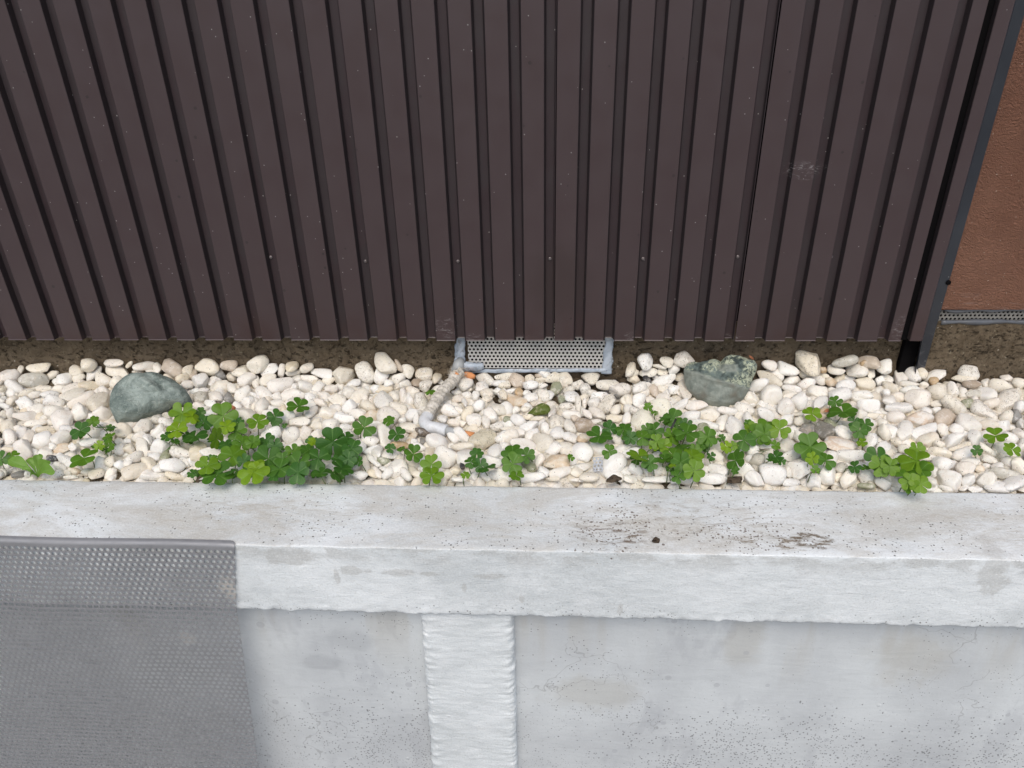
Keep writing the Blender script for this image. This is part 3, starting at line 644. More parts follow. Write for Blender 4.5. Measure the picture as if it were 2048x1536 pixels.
# ================================================================ STONES
PEB = """#0 0 690 5.485
110,350,270,170,10,p;370,385,330,160,0,y;430,258,270,110,8,c;565,330,170,80,35,c;225,275,100,70,70,c;975,222,185,140,-10,c;1250,200,200,80,0,p;1290,283,255,145,-5,c;840,285,160,110,-5,c;1030,310,210,110,30,w;710,375,180,130,10,w;865,360,150,90,10,c;1130,400,230,170,-40,c;1275,410,160,130,30,c;650,475,180,90,5,c;985,450,250,110,-5,c;1150,520,170,110,-50,p;155,465,220,140,-25,w;20,470,100,80,0,p;120,530,120,100,-20,w;470,475,190,60,5,c;300,520,200,80,20,c;385,545,160,80,20,w;545,545,220,80,0,w;20,545,80,60,0,w;30,595,100,65,5,w;780,485,210,90,20,p;810,560,290,120,20,c;135,610,150,90,35,p;595,620,245,135,-5,w;480,615,80,60,0,c;900,610,330,140,25,p;1080,630,270,150,20,c;280,645,220,150,-25,w;430,700,160,110,-10,w;40,670,140,70,-10,w;30,770,90,90,20,c;110,750,130,90,60,w;590,740,230,170,10,w;310,785,340,140,-10,w;695,820,260,190,15,p;870,745,190,180,40,w;1140,755,240,150,-20,p;1000,780,200,90,0,w;395,858,260,80,8,w;80,890,190,150,20,c;235,965,160,110,60,w;190,920,120,80,20,p;100,1025,190,160,80,p;320,1000,140,110,70,p;500,935,220,90,-5,c;450,1055,260,170,20,w;265,1140,210,190,-50,p;670,1020,230,150,20,w;725,930,140,100,10,w;570,850,110,80,0,c;675,1140,200,110,25,a;580,1115,90,70,0,w;490,1190,170,130,20,w;80,1150,160,70,0,c;800,1120,100,90,0,w;575,1243,130,80,5,k;735,1285,230,120,-15,w;660,1330,150,90,-20,w;820,1390,160,90,-10,a;640,1420,150,100,20,w;1350,940,190,170,-10,c;985,1070,230,100,10,w;1330,1075,150,80,-15,w;1310,1150,130,120,-70,w;1100,1310,150,130,60,w;1210,1280,130,120,80,c;1320,1310,150,110,0,w;1210,1410,170,110,30,w;1060,1410,180,100,20,c;960,1390,150,80,15,c;205,1420,170,70,15,g;330,1410,130,80,10,w;30,1400,90,80,90,w;350,1260,150,60,10,a;775,1450,170,50,0,w;740,1400,100,60,0,c
#1 250 690 5.208
45,205,90,50,50,c;200,220,240,85,5,w;340,240,110,100,-60,w;490,240,230,150,-30,t;300,275,170,45,-5,w;130,280,120,30,0,c;660,270,130,100,20,c;860,225,250,160,-10,c;1080,215,180,120,-5,t;995,300,150,100,-35,g;1210,290,210,135,-5,c;790,375,170,145,20,w;930,370,150,110,30,w;1110,335,110,90,-50,c;650,410,130,90,0,p;600,350,150,90,20,c;700,310,120,120,60,t;470,335,140,60,-20,p;990,440,210,140,20,c;1110,450,130,90,-60,w;1270,360,200,130,20,p;1235,510,190,170,70,w;730,495,120,85,10,w;790,545,160,110,10,y;820,470,110,40,0,w;945,540,150,100,-10,p;1080,555,120,110,60,g;895,615,145,90,-10,w;770,630,130,80,-25,p;840,660,80,40,0,w;1060,640,100,90,0,p;1170,640,100,100,0,w;1290,600,140,140,40,w;1250,740,210,170,-10,w;330,775,120,110,0,y;430,740,90,80,0,y;440,810,180,90,-20,w;900,690,190,80,15,w;190,850,200,140,20,w;340,905,200,90,45,w;145,965,160,110,30,w;380,950,120,90,40,w;240,990,120,90,-60,w;185,1065,190,140,-75,w;365,1060,210,160,20,w;45,1080,120,110,-40,c;25,1000,80,50,0,w;100,1175,200,90,20,w;310,1170,170,110,-20,w;580,1125,230,120,-15,s;430,1150,150,90,50,m;760,1110,200,150,20,c;900,1130,250,130,-20,w;500,1260,280,150,0,w;620,1220,120,110,-50,w;700,1215,100,90,-50,w;640,1340,120,80,20,w;110,1315,290,140,20,c;290,1365,280,90,0,w;530,1370,230,70,-10,c;350,1290,130,80,20,w;240,1230,180,120,-30,c;1245,920,120,80,-80,c;1140,1000,150,60,0,w;30,1230,90,70,0,w
#2 500 690 5.208
85,200,230,175,15,c;200,260,190,130,20,w;330,265,140,75,80,p;440,220,140,90,20,c;590,240,150,90,20,c;745,300,230,110,-8,w;455,290,170,70,10,w;620,350,190,85,-15,w;980,310,235,180,10,c;1205,290,240,175,-55,s;60,390,150,90,-80,w;190,375,180,140,10,c;325,420,280,150,15,p;490,350,120,70,10,w;470,440,100,80,40,w;575,435,170,120,-30,w;705,455,170,110,55,w;810,380,160,85,15,c;845,460,150,100,20,p;1080,400,150,80,25,w;1060,450,150,60,-10,w;440,525,260,130,15,w;280,535,110,80,0,w;150,510,200,120,-25,w;60,530,140,50,-30,w;30,590,130,120,0,w;125,640,170,120,45,w;290,610,160,85,-3,w;230,660,120,50,-5,w;640,570,170,100,-50,w;770,530,150,90,-25,w;910,590,200,150,-10,w;1020,500,150,130,-50,w;1145,535,210,130,25,c;1310,460,120,90,0,w;740,600,150,80,-30,p;1035,640,160,120,50,w;1110,720,180,110,10,w;1230,640,190,110,-20,c;1255,745,190,130,15,a;640,700,160,80,40,w;820,710,220,130,-5,w;985,765,220,115,-10,w;450,600,180,90,10,w;640,620,120,90,60,w;370,750,200,130,20,w;210,700,170,60,10,w;520,800,220,95,5,w;845,850,200,175,-20,w;680,820,130,80,30,c;710,850,110,100,0,c;220,930,220,150,10,w;430,935,190,160,30,w;560,940,190,130,60,p;440,1070,270,120,15,w;690,950,170,110,40,w;1000,860,130,70,0,w;1020,940,210,120,-15,w;80,980,150,60,0,w;1250,1000,180,120,-15,w;1160,1030,120,110,-50,w;1280,1110,180,110,25,w;1150,1060,150,100,-40,w;960,1110,160,120,20,w;1280,1200,180,60,-40,w;1205,1240,190,80,-75,c;1290,1330,130,120,0,c;1100,1270,110,90,0,w;1140,1360,180,90,0,w;660,1260,130,120,0,w;1300,820,160,60,0,w;500,1180,120,60,10,w
#3 750 690 5.208
95,200,270,170,-50,c;75,305,220,150,80,w;245,215,150,60,-65,t;345,270,160,120,-60,c;250,350,150,110,20,w;510,305,180,120,0,s;645,340,110,90,40,c;318,408,130,90,5,w;430,395,110,80,0,b;535,420,140,120,30,s;90,455,200,85,5,c;140,400,100,70,0,w;195,545,120,110,-40,w;95,585,190,170,-35,w;290,520,160,80,80,p;390,480,150,90,-10,p;365,575,120,80,-70,w;475,590,200,140,-65,s;245,675,220,130,-20,c;400,720,180,130,20,w;130,760,230,180,-30,p;430,780,150,70,80,w;285,790,80,70,0,w;340,855,190,100,-5,c;95,945,230,170,-60,w;15,740,110,70,90,c;385,960,160,70,45,a;500,910,170,90,-5,d;260,1045,190,80,-5,o;395,1010,100,70,0,w;440,1060,180,90,-10,w;500,1000,100,60,0,g;650,1010,250,170,-30,w;820,960,160,90,-40,w;895,930,230,110,-35,w;1120,985,300,200,15,n;910,1060,240,90,5,c;725,1175,240,210,-30,w;570,1125,110,90,-20,c;510,1200,170,80,-10,w;940,1180,180,170,20,w;790,690,200,130,-20,w;770,600,100,50,0,w;850,500,110,50,0,w;955,530,110,70,5,w;860,560,130,80,20,p;950,470,120,50,15,c;945,400,160,120,20,w;1150,360,200,130,-25,s;1105,450,150,120,30,w;1290,405,180,80,0,w;1310,330,120,60,10,c;1050,530,110,85,-80,w;1165,510,130,100,20,c;1165,565,120,70,20,c;1275,485,110,80,0,w;1330,530,110,80,0,w;1070,640,160,110,30,w;965,715,170,110,60,c;870,680,130,70,-30,w;935,600,90,50,-60,w;1040,790,170,160,-60,w;1200,730,150,130,-50,w;1290,675,200,120,-10,c;1155,805,140,90,-75,w;1270,850,140,100,0,s;820,805,130,65,-8,p;905,815,90,70,0,w;700,765,100,70,-5,w;1325,960,160,120,20,w;1260,1110,180,130,25,w;1215,1210,220,120,-10,w;1290,1350,200,140,-5,w;1170,1375,150,100,-30,w;1040,1370,140,90,-20,w;870,1400,150,40,0,w;750,1345,130,110,20,c;830,1310,120,90,20,c;235,1285,210,180,10,w;130,1335,150,90,40,w;160,1140,220,90,-3,w;90,1210,150,80,-20,m;250,1180,110,80,10,c;30,1110,130,110,40,w;20,1230,120,80,-50,w;25,1330,140,90,-70,p;90,1290,90,50,0,w;400,1245,190,90,-25,c;380,1300,130,90,-35,c;320,1350,150,90,-50,w;440,1350,110,80,0,c;500,1290,110,60,0,w;915,1220,140,70,70,k
#4 1000 690 5.208
170,370,180,150,-40,t;60,330,160,90,10,c;45,410,130,80,0,c;310,350,100,90,0,c;320,420,160,85,10,w;460,300,150,80,-30,w;410,320,100,60,0,t;420,365,130,70,0,c;440,430,120,70,10,s;560,340,190,110,20,c;680,350,160,120,-40,c;650,400,140,100,-50,c;580,460,160,120,60,m;940,345,190,120,-5,c;820,420,140,100,10,s;880,460,130,110,60,s;720,470,130,90,5,s;1120,420,240,110,-5,c;1250,465,220,140,0,p;1235,500,110,80,80,g;90,490,150,60,10,w;30,520,90,90,0,c;200,495,100,70,-35,o;280,500,90,60,0,w;315,555,150,110,30,w;160,580,230,120,-20,a;450,525,140,120,-30,w;520,520,90,70,-50,w;640,560,90,80,-60,m;745,545,170,110,-10,w;810,620,180,80,85,w;690,640,150,80,-5,s;400,680,240,120,15,M;550,685,130,80,50,p;270,670,110,60,10,c;370,610,120,60,0,s;60,670,150,150,0,w;165,680,90,80,0,w;85,780,100,80,0,m;190,790,170,130,-20,w;290,750,120,60,0,c;305,845,210,110,30,w;380,765,150,50,5,c;430,830,130,70,70,w;465,880,150,100,-80,w;595,815,170,140,-10,s;745,730,200,100,-10,w;880,835,210,150,-5,b;780,770,100,70,-10,t;720,850,170,110,-60,w;590,925,140,120,20,w;730,960,160,100,-20,w;870,970,140,80,5,a;1040,540,200,90,-5,w;960,500,100,80,0,s;890,560,110,90,-40,s;880,610,110,50,85,p;980,610,130,110,20,w;1115,620,220,160,35,s;1010,710,200,100,-35,p;910,720,140,70,-50,p;1195,765,190,90,-10,c;1210,680,130,90,30,c;1310,590,130,130,0,c;1000,800,120,60,0,w;1110,825,200,50,-10,m;1010,880,120,70,10,w;110,875,210,50,0,c;90,955,200,140,25,p;210,920,100,100,-30,p;335,940,170,110,30,w;250,1040,290,130,-25,p;445,1030,240,200,-15,c;550,1090,190,130,45,w;680,1080,160,130,-20,c;855,1130,230,210,30,w;590,1225,270,150,5,a;630,1335,240,120,20,w;840,1275,220,90,0,w;800,1330,130,100,0,c;930,1375,210,95,5,w;1180,1260,310,220,35,w;1045,1090,230,140,-15,w;1260,1100,220,110,30,w;1230,975,170,110,-50,p;1210,1060,120,60,0,w;340,1385,260,110,5,w;300,1250,190,120,-60,m;400,1220,180,90,60,p;450,1320,130,100,-40,w;60,1350,190,140,-10,w;550,1395,140,50,0,c;1190,1360,200,110,0,w;800,1405,150,40,-5,w;1310,1320,120,110,0,w;50,1060,120,110,0,w
#5 1250 690 5.208
205,175,180,160,80,w;60,260,150,110,50,c;80,285,130,100,10,s;245,290,200,100,8,w;430,175,140,110,-10,c;355,220,170,40,-15,w;395,280,110,85,-10,c;510,245,140,120,70,w;620,160,200,160,-20,s;90,350,130,100,-20,s;235,360,110,60,-35,k;330,340,100,60,0,w;380,380,310,110,20,w;570,340,120,90,0,c;15,455,100,80,90,s;150,445,160,110,15,w;205,490,120,110,60,w;305,480,140,90,-55,t;390,460,130,80,-20,c;510,460,120,100,20,w;590,505,160,70,-15,w;630,460,200,130,-50,p;30,580,130,110,90,c;145,580,150,135,80,w;410,545,160,90,-10,p;260,570,100,60,0,p;370,665,230,210,30,Y;560,640,250,90,40,w;740,635,240,110,-5,p;870,725,220,130,-10,w;680,750,220,120,8,w;1065,690,210,90,-5,w;1240,670,210,140,-15,w;1300,560,150,120,-70,w;1010,810,160,120,80,w;1130,850,240,170,-55,w;1195,740,110,100,30,w;1290,790,200,100,-60,w;185,790,230,190,0,Y;120,690,150,80,-10,s;20,760,130,100,90,w;60,890,100,100,0,p;825,845,300,120,-10,w;810,880,150,130,20,m;1070,970,220,120,-25,w;80,1050,160,90,30,w;60,1130,220,100,20,w;1140,1110,190,120,40,w;920,1150,220,130,-25,w;1320,1080,110,100,0,w;1310,1190,120,100,-10,w;320,1155,150,90,50,w;110,1305,170,120,-45,w;215,1320,130,80,-60,w;60,1400,150,70,-15,w;345,1300,150,120,40,w;430,1315,150,110,45,c;350,1400,330,60,0,w;660,1410,210,90,0,p;905,1390,310,110,-3,w;960,1300,210,120,-20,w;970,1240,120,60,0,c;1290,1350,250,150,-50,w;1180,1380,120,80,-50,c;790,1210,100,70,-30,w;830,1290,90,70,90,w;520,1430,90,40,0,w
#6 1500 690 5.207
605,180,290,200,-20,s;990,170,280,110,12,y;1240,175,250,110,-10,t;1200,185,110,80,0,o;1395,225,160,150,0,w;200,210,160,100,-15,p;395,255,240,130,-10,w;755,260,100,70,-15,o;895,265,190,90,-10,w;1115,260,230,120,0,w;1260,285,110,90,90,c;260,305,200,110,-35,w;570,300,140,100,-10,c;435,355,180,100,10,w;200,355,290,130,-25,c;90,430,230,150,10,w;430,455,210,80,-8,w;590,410,190,130,15,w;700,360,190,90,-20,w;770,320,110,60,-10,c;840,385,120,90,-30,a;940,345,140,70,15,c;1030,345,140,80,10,w;1000,420,210,110,8,w;1195,400,220,130,-5,c;1350,380,110,100,20,w;220,535,235,210,80,w;710,500,240,160,-10,w;940,520,230,150,15,w;855,465,100,50,0,w;1170,520,230,90,-5,w;1130,570,180,90,-15,w;1230,635,235,140,-5,w;510,580,190,180,60,w;420,530,150,70,10,w;375,650,180,180,-30,w;25,570,150,90,-80,w;735,600,170,120,40,w;160,720,200,120,-25,w;10,690,120,80,90,w;390,780,140,100,0,w;500,720,130,40,0,c;520,790,130,110,0,c;760,690,140,50,15,o;775,750,110,80,0,t;1155,730,150,140,0,w;1265,740,150,70,0,c;1240,820,160,120,-30,w;1370,820,130,110,10,w;1400,915,190,120,-60,w;600,885,200,140,10,g;780,890,200,170,-35,G;840,820,150,90,-40,m;970,920,190,160,-10,w;520,960,200,100,-35,w;440,910,120,110,40,w;950,1040,350,110,-15,v;1050,1150,300,140,8,w;1250,1010,210,150,75,w;1390,1070,160,120,-10,w;370,1060,180,160,60,w;160,1040,200,90,0,w;30,1100,120,110,0,w;80,1200,170,130,40,y;430,1150,240,110,20,w;500,1285,250,230,-40,w;850,1170,150,140,-50,w;230,1350,290,220,-5,w;60,1400,230,130,-35,w;380,1320,150,110,-60,w;430,1440,180,80,-5,w;665,1410,170,160,80,w;805,1360,190,180,90,w;700,1265,120,100,10,w;940,1290,150,130,-10,y;915,1380,110,90,60,c;1020,1400,210,150,60,w;1220,1390,190,150,-60,w;1210,1470,190,60,-3,m;1380,1440,180,110,-30,w;1430,1400,90,60,0,w;45,1290,90,90,0,y;1400,340,120,60,0,c
#7 1768 690 5.121
295,305,190,140,-45,w;165,345,190,120,-50,p;390,290,130,100,-30,c;520,320,240,120,15,w;260,400,200,65,-3,w;505,375,110,80,0,o;865,290,220,130,-10,s;820,350,260,90,-3,c;900,405,200,90,-5,b;700,460,170,120,-75,w;1035,390,90,80,0,w;60,430,190,90,-20,c;40,360,110,80,0,w;545,490,210,170,-10,c;340,555,270,200,-5,p;260,460,210,90,0,w;410,410,100,70,0,w;820,490,120,110,90,w;910,505,190,95,5,y;1050,510,220,150,-5,w;1190,420,240,130,-5,c;1260,340,150,70,-10,p;1380,400,180,120,-10,c;1250,570,290,190,35,s;1370,490,110,80,90,c;1100,600,200,90,20,p;1390,630,130,130,-30,w;140,530,160,100,-10,p;60,570,150,90,-15,w;20,500,100,90,90,w;540,600,130,70,0,c;700,620,280,170,-30,s;850,600,140,100,20,m;625,745,230,160,-5,t;540,670,100,70,10,w;1025,685,310,150,-35,s;1250,740,150,140,0,c;1350,730,140,110,90,g;150,650,280,130,5,w;440,690,130,90,-30,w;365,765,270,180,-10,v;120,740,190,120,0,p;50,900,190,170,0,w;215,885,210,180,80,w;410,890,290,130,25,w;600,870,160,120,-40,w;860,820,280,200,-40,w;745,865,160,110,-30,w;450,975,230,130,20,c;720,970,230,130,25,w;560,1020,130,80,-10,c;930,950,170,140,-50,w;1080,820,210,110,-5,p;1220,850,160,150,0,w;1280,960,180,130,-30,w;1380,930,160,160,0,p;1020,930,150,110,0,w;1050,1080,210,90,-35,w;1250,1070,240,170,10,w;1400,1050,100,90,0,w;780,1040,240,60,15,c;810,1125,240,150,8,w;570,1105,240,110,-10,c;140,1000,150,90,-30,c;60,1060,170,100,-30,y;200,1060,120,90,0,c;1080,1170,180,80,-15,w;1270,1195,160,110,-20,p;1380,1240,190,140,-45,c;610,1225,240,150,-5,w;410,1150,260,70,-5,w;880,1200,200,100,-10,w;830,1270,200,140,-20,p;975,1270,120,80,0,a;1050,1240,90,60,0,w;655,1380,265,210,-25,w;860,1390,160,130,60,w;1040,1385,200,150,-5,w;1160,1250,130,90,0,w;1235,1315,320,120,-12,y;1340,1420,270,120,10,w;1170,1455,290,110,-5,w;1090,1330,150,90,-35,w;820,1465,100,60,0,w;935,1480,150,70,0,w;630,1470,150,60,-15,w;470,1400,140,110,-40,w;510,1310,110,110,0,w;100,1410,180,100,-35,w;450,1475,150,50,0,w;1400,810,100,90,90,w;1310,850,80,60,0,w"""
LEAVES = """@dark clover sprig at the left end of the bed beside the lettuce-like weed
0 20,1250,180,0,1.3;130,1215,160,60,2
@dark clover pair with a small lime sprig, left of the left green boulder
0 880,940,240,215,1;1155,910,260,10,1;1020,840,140,90,2;1200,1020,170,270,2;1090,1100,120,200,3;1200,1110,110,300,2
@single three-leaved clover between black pebble and left green boulder
0 920,1240,320,200,2
@dense bright clover clump overlapping the left green boulder
1 600,715,270,40,2.5;700,750,190,30,3;540,885,240,150,3;725,955,290,30,1;950,970,260,20,2.5;1020,740,320,350,2;1060,850,200,0,3;1160,900,230,270,2;820,800,200,90,1;1180,820,140,60,1;440,950,150,200,1;1060,1040,180,300,1;520,1010,110,200,1;790,700,110,90,1.3
@large clover clump hanging over the concrete edge, below the left green boulder
1 930,1180,90,80,2;860,1260,260,30,2.5;700,1340,120,200,1;1120,1150,300,60,2;1220,1020,220,100,2;1340,1010,180,20,2;1240,1210,180,60,1;1100,1330,150,60,1;960,1350,380,330,1.5;1335,1320,360,335,2.8
2 30,1020,170,90,2;190,1190,330,30,1.2;170,1000,200,60,1;260,1050,180,40,1;60,1290,200,130,3;310,1290,260,200,1.5;250,1360,160,270,1
@darkest clover clump at the concrete edge, right of the largest clump
2 450,1110,200,60,2;340,1200,200,100,1.5;500,1240,300,10,1.5;500,1330,280,270,1;650,1010,120,0,3;860,1010,360,330,1;1000,960,180,60,1;1060,1080,250,200,1;710,1180,280,270,1;930,1200,180,40,1;960,1290,260,30,1;1020,1190,220,80,1;880,1350,250,180,1;730,1340,200,180,1;600,1100,200,120,1.5;1140,1210,120,300,1
@lime and blue-green clover pair between two clumps, right of the bright clump
2 80,800,230,90,2.2;260,750,200,60,1;270,825,90,0,1;360,840,70,40,1.3
@lone flat clover standing clear above the lime and blue-green pair
2 505,640,250,80,1.5
@dark curled clover half hidden by a white pebble, left of the white pipe elbow
2 1190,860,260,200,1.5
3 140,790,150,60,1.5;230,930,200,300,1
@pair of glossy dark leaflets in front of the white pipe elbow
3 400,1140,230,210,1.5;270,1080,100,10,1.5;160,1075,120,150,1
@tiny green sprout against the wrapped pipe
3 575,490,120,90,2
@lime clover rooted at the concrete edge below the pipe elbow
3 590,1240,240,90,2.5;590,1360,260,330,2.5
@grey-green clover sprigs beside an upright black slate chip
3 1060,1130,160,90,1;1000,1220,160,250,1.2;1100,1250,180,30,1;1160,1280,220,0,1;945,1355,110,90,2.5
@mid green clover below the vent, stacked three leaves tall
4 130,1130,260,90,1.5;130,1240,260,300,2;280,1150,200,0,1.5;170,1360,170,270,2
@small sprout between two large pebbles below the vent
4 735,1170,90,80,2
@dark glossy leaves creeping out from the left end of the right-hand clump
4 1040,950,280,10,1.3;1140,870,180,0,1;1290,880,200,70,1.5
@little dark clover on top of a white pebble, left of the right-hand clump
4 1140,1110,170,90,1.8
@tiny sprout behind the large yellowish pebble
5 240,650,110,90,2;310,710,90,300,2
@widest dense clover clump with a black twig in it, below the right green boulder
5 500,760,230,60,1.5;430,780,180,150,1.5;310,890,220,90,1.5;235,880,150,180,1.5;180,960,210,30,2;330,1010,180,100,2.5;300,1060,120,60,3;640,920,300,310,1.5;490,950,210,150,2;540,830,180,30,1.5;640,830,150,0,1;860,960,240,60,2;590,1080,220,150,1.5;500,1150,240,60,2;700,1160,260,90,2.5;580,1220,250,270,1.5;720,1310,250,190,2.5;550,1370,170,0,1.5;420,1200,200,200,1.5;140,1160,290,270,2.5;260,1230,200,290,1.5;60,970,170,200,1;400,1050,180,30,2.5;800,1040,130,60,1.5;730,1100,160,30,2;490,1260,90,0,3
@small lime clover with a tiny dark leaf, right of the widest clump
5 1005,970,100,90,1.5;1055,1060,150,180,3;1120,1050,110,60,2.5
@leggy dark clover on a thin stalk, right edge of the widest clump
5 870,1100,170,150,1;900,1160,110,280,1
@blue-green clover pointing down beneath the right green boulder
5 1240,990,260,0,1.3;1320,880,180,180,2.5;1290,820,120,90,1.5
@dark folded clover above the concrete, right of the widest clump
5 1150,1200,260,230,1.5;1150,1310,100,270,1.5
@bright overlapping clover pair left of the two rough grey stones
6 135,890,290,60,2;150,930,250,270,2;310,880,240,200,2.5;20,970,110,200,1.5;265,1045,130,0,2
@small bluish clover trio below the bright overlapping pair
6 140,1110,150,90,1;270,1170,180,45,1;330,1210,100,330,1;215,1190,100,200,1
@large glossy clover with a lime leaf in front, below the two rough grey stones
6 630,1060,350,90,2;640,1070,280,270,1.5;650,1180,150,100,3;790,1200,220,300,1.5;680,1300,110,90,2
@small lime clover directly above the two rough grey stones
6 645,720,200,120,2.5
@large four-lobed clover above the rough grey stones
6 970,700,320,30,1.5;890,590,160,90,1.5;1080,800,140,0,1
@three-tier dark clover stalk right of the rough grey stones
6 1200,830,180,20,1.3;1140,890,200,250,1.5;1165,1015,120,60,2.5
@dark broad clover with lime neighbours at the left of the rightmost clump
6 1330,1180,300,150,1.2;1360,1260,260,270,2.5;1090,1270,150,90,1;1200,1280,110,60,1.5
@big leafy clover clump reaching the concrete edge near the right side
7 340,1070,180,30,2.5;330,1190,380,180,2.3;380,1280,230,270,2;60,1240,200,190,2.5;220,1350,200,230,2;260,1400,200,200,2.5;370,1430,220,20,2.5;270,1460,160,90,2;130,1210,120,300,2
@upper of two lone lime clovers near the right end
7 1140,930,230,190,2.4
@lower of two lone lime clovers near the right end
7 1310,1070,200,210,2.4
@tiny dark sprout in a gap between pebbles near the right end
7 950,1080,120,90,1"""
TILES = {0: (0, 690, 5.485), 1: (250, 690, 5.208), 2: (500, 690, 5.208), 3: (750, 690, 5.208), 4: (1000, 690, 5.208), 5: (1250, 690, 5.208), 6: (1500, 690, 5.207), 7: (1768, 690, 5.121)}
TINT = {'w': (.80, .775, .72), 'c': (.755, .70, .59), 'p': (.775, .725, .65), 'y': (.56, .53, .45), 't': (.56, .47, .37), 'b': (.36, .285, .21), 'g': (.25, .24, .22), 'G': (.22, .205, .175),
        'k': (.03, .032, .036), 'd': (.10, .08, .06), 'a': (.74, .66, .53), 'o': (.52, .39, .24), 's': (.72, .68, .60), 'm': (.64, .61, .52), 'M': (.40, .38, .22), 'n': (.66, .59, .45), 'Y': (.77, .73, .60), 'v': (.74, .69, .62)}
CNAME = {'w': 'white', 'c': 'cream', 'p': 'pinkish', 'y': 'greyish', 't': 'tan', 'b': 'brown', 'g': 'grey', 'G': 'brownish grey', 'k': 'black', 'd': 'dark', 'a': 'ochre-stained', 'o': 'ochre', 's': 'dirt-speckled', 'm': 'moss-tinged', 'M': 'mossy green', 'n': 'sandy speckled', 'Y': 'yellowish', 'v': 'veined'}
IV, IF = ico(4); JV, JF = ico(3)
def surf(y):                                     # height of the gravel surface
    return .000 + (.004 if y > -.02 else 0) - .006*max(0, min(1, (-.25-y)/.09))
def stone_shape(base, rng, outline=None, sq=None, thick=1.0, angular=0.0):
    """unit pebble: superellipsoid, egg taper, flattened facets, gentle lumps"""
    v = base.copy(); p = rng.uniform(1.9, 3.0) if sq is None else sq
    r = (np.abs(v[:, 0])**p+np.abs(v[:, 1])**p+np.abs(v[:, 2])**2.1)**(-1/p); v = v*r[:, None]
    if angular < .9:
        eg = rng.uniform(-.28, .28); v[:, 1] *= 1+eg*v[:, 0]; v[:, 2] *= 1+rng.uniform(-.2, .2)*v[:, 0]
        v[:, 0] += rng.uniform(-.15, .15)*v[:, 1]**2
    for _ in range(rng.randint(4, 8) + int(angular*5)):
        n = nrm(rng.normal(size=3)*[1, 1, .8]); h = rng.uniform(.62, .88)-angular*.08; d = v@n-h
        v -= np.where(d > 0, d*(.80+.12*angular), 0)[:, None]*n
    o = rng.uniform(-50, 50, 3); k = rng.uniform(1.0, 1.7); a = rng.uniform(.04, .11)
    lump = np.array([noise.noise(Vector(q*k+o))*a + noise.noise(Vector(q*3.6+o))*a*.22 + angular*.05*noise.noise(Vector(q*7+o)) for q in v])
    v = v*(1+lump)[:, None]
    for ax in (0, 1):
        lo, hi = v[:, ax].min(), v[:, ax].max(); v[:, ax] = (v[:, ax]-(lo+hi)/2)/((hi-lo)/2)
    return v
def place(v, px, py, wpx, hpx, ang, zc, tilt=.5, th=None, rng=None, jit=.16, shrink=1.05):
    P = onZ(px, py, zc); s = mpp(P); vd = nrm(CP-P)
    n = nrm((1-tilt)*np.array([0, 0, 1.0])+tilt*vd+(rng.normal(size=3)*jit if rng is not None else 0))
    a = math.radians(ang); e1 = math.cos(a)*R_+math.sin(a)*U_; e2 = -math.sin(a)*R_+math.cos(a)*U_
    q1 = e1-vd*(e1@n)/(vd@n); q2 = e2-vd*(e2@n)/(vd@n)
    w_, h_ = wpx*s*.5*shrink, hpx*s*.5*shrink; t = (th if th is not None else .62)*min(w_, h_)
    W = v[:, :1]*q1*w_+v[:, 1:2]*q2*h_+v[:, 2:3]*n*t+P
    return W, P, n, t
ITEMS = []; cur = None
for ln in PEB.strip().split('\n'):
    if ln[0] == '#': cur = int(ln[1:].split()[0]); continue
    for q in ln.split(';'):
        a = q.split(','); x0, y0, sc = TILES[cur]
        ITEMS.append([x0+float(a[0])/sc, y0+float(a[1])/sc, float(a[2])/sc, float(a[3])/sc, float(a[4]), a[5], False])
ITEMS = [i for i in ITEMS if -30 < i[0] < 2075]
area = lambda i: i[2]*i[3]*(3.0 if i[5] in 'kgGbdoMtmn' else 1.0)
order = sorted(ITEMS, key=area, reverse=True)
for it in order[:298]: it[6] = True
BOUL = {0: (300, 797, 88, 52), 1: (1440, 765, 74, 52)}
def where(x, y):
    marks = [('the left green boulder', 300, 797, 95, 58), ('the right green boulder', 1440, 765, 80, 58), ('the white pipe elbow', 868, 852, 36, 20),
             ('the taped hose', 893, 785, 34, 40), ('the vent', 1060, 715, 150, 28), ('the corner flashing', 1850, 735, 22, 25),
             ('the rough grey stones', 1635, 860, 50, 25), ('the widest clover clump', 1350, 890, 110, 75), ('the largest clover clump', 520, 920, 110, 50),
             ('the two lone clovers', 2010, 885, 45, 25), ('the big right clover clump', 1800, 935, 75, 45), ('the lettuce-like weed', 60, 935, 50, 22),
             ('the stacked clover', 1030, 920, 35, 50)]
    best = None
    for n, mx, my, rx, ry in marks:
        dx = (x-mx); dy = (y-my); d = max(0, abs(dx)-rx)**2+(1.6*max(0, abs(dy)-ry))**2
        if best is None or d < best[0]: best = (d, n, dx/rx, dy/ry)
    d, n, dx, dy = best
    side = ('left of ' if dx < 0 else 'right of ') if abs(dx) > abs(dy) else ('behind ' if dy < 0 else 'in front of ')
    dist = 'just ' if d < 500 else ('well ' if d > 9000 else '')
    return dist+side+n
ORD = ['', 'second', 'third', 'fourth', 'fifth', 'sixth', 'seventh', 'eighth', 'ninth', 'tenth', 'eleventh', 'twelfth', 'thirteenth', 'fourteenth', 'fifteenth', 'sixteenth']
lab = {}
sizes = sorted(i[2]*i[3] for i in ITEMS if i[6]); q1_, q2_ = sizes[len(sizes)//3], sizes[2*len(sizes)//3]
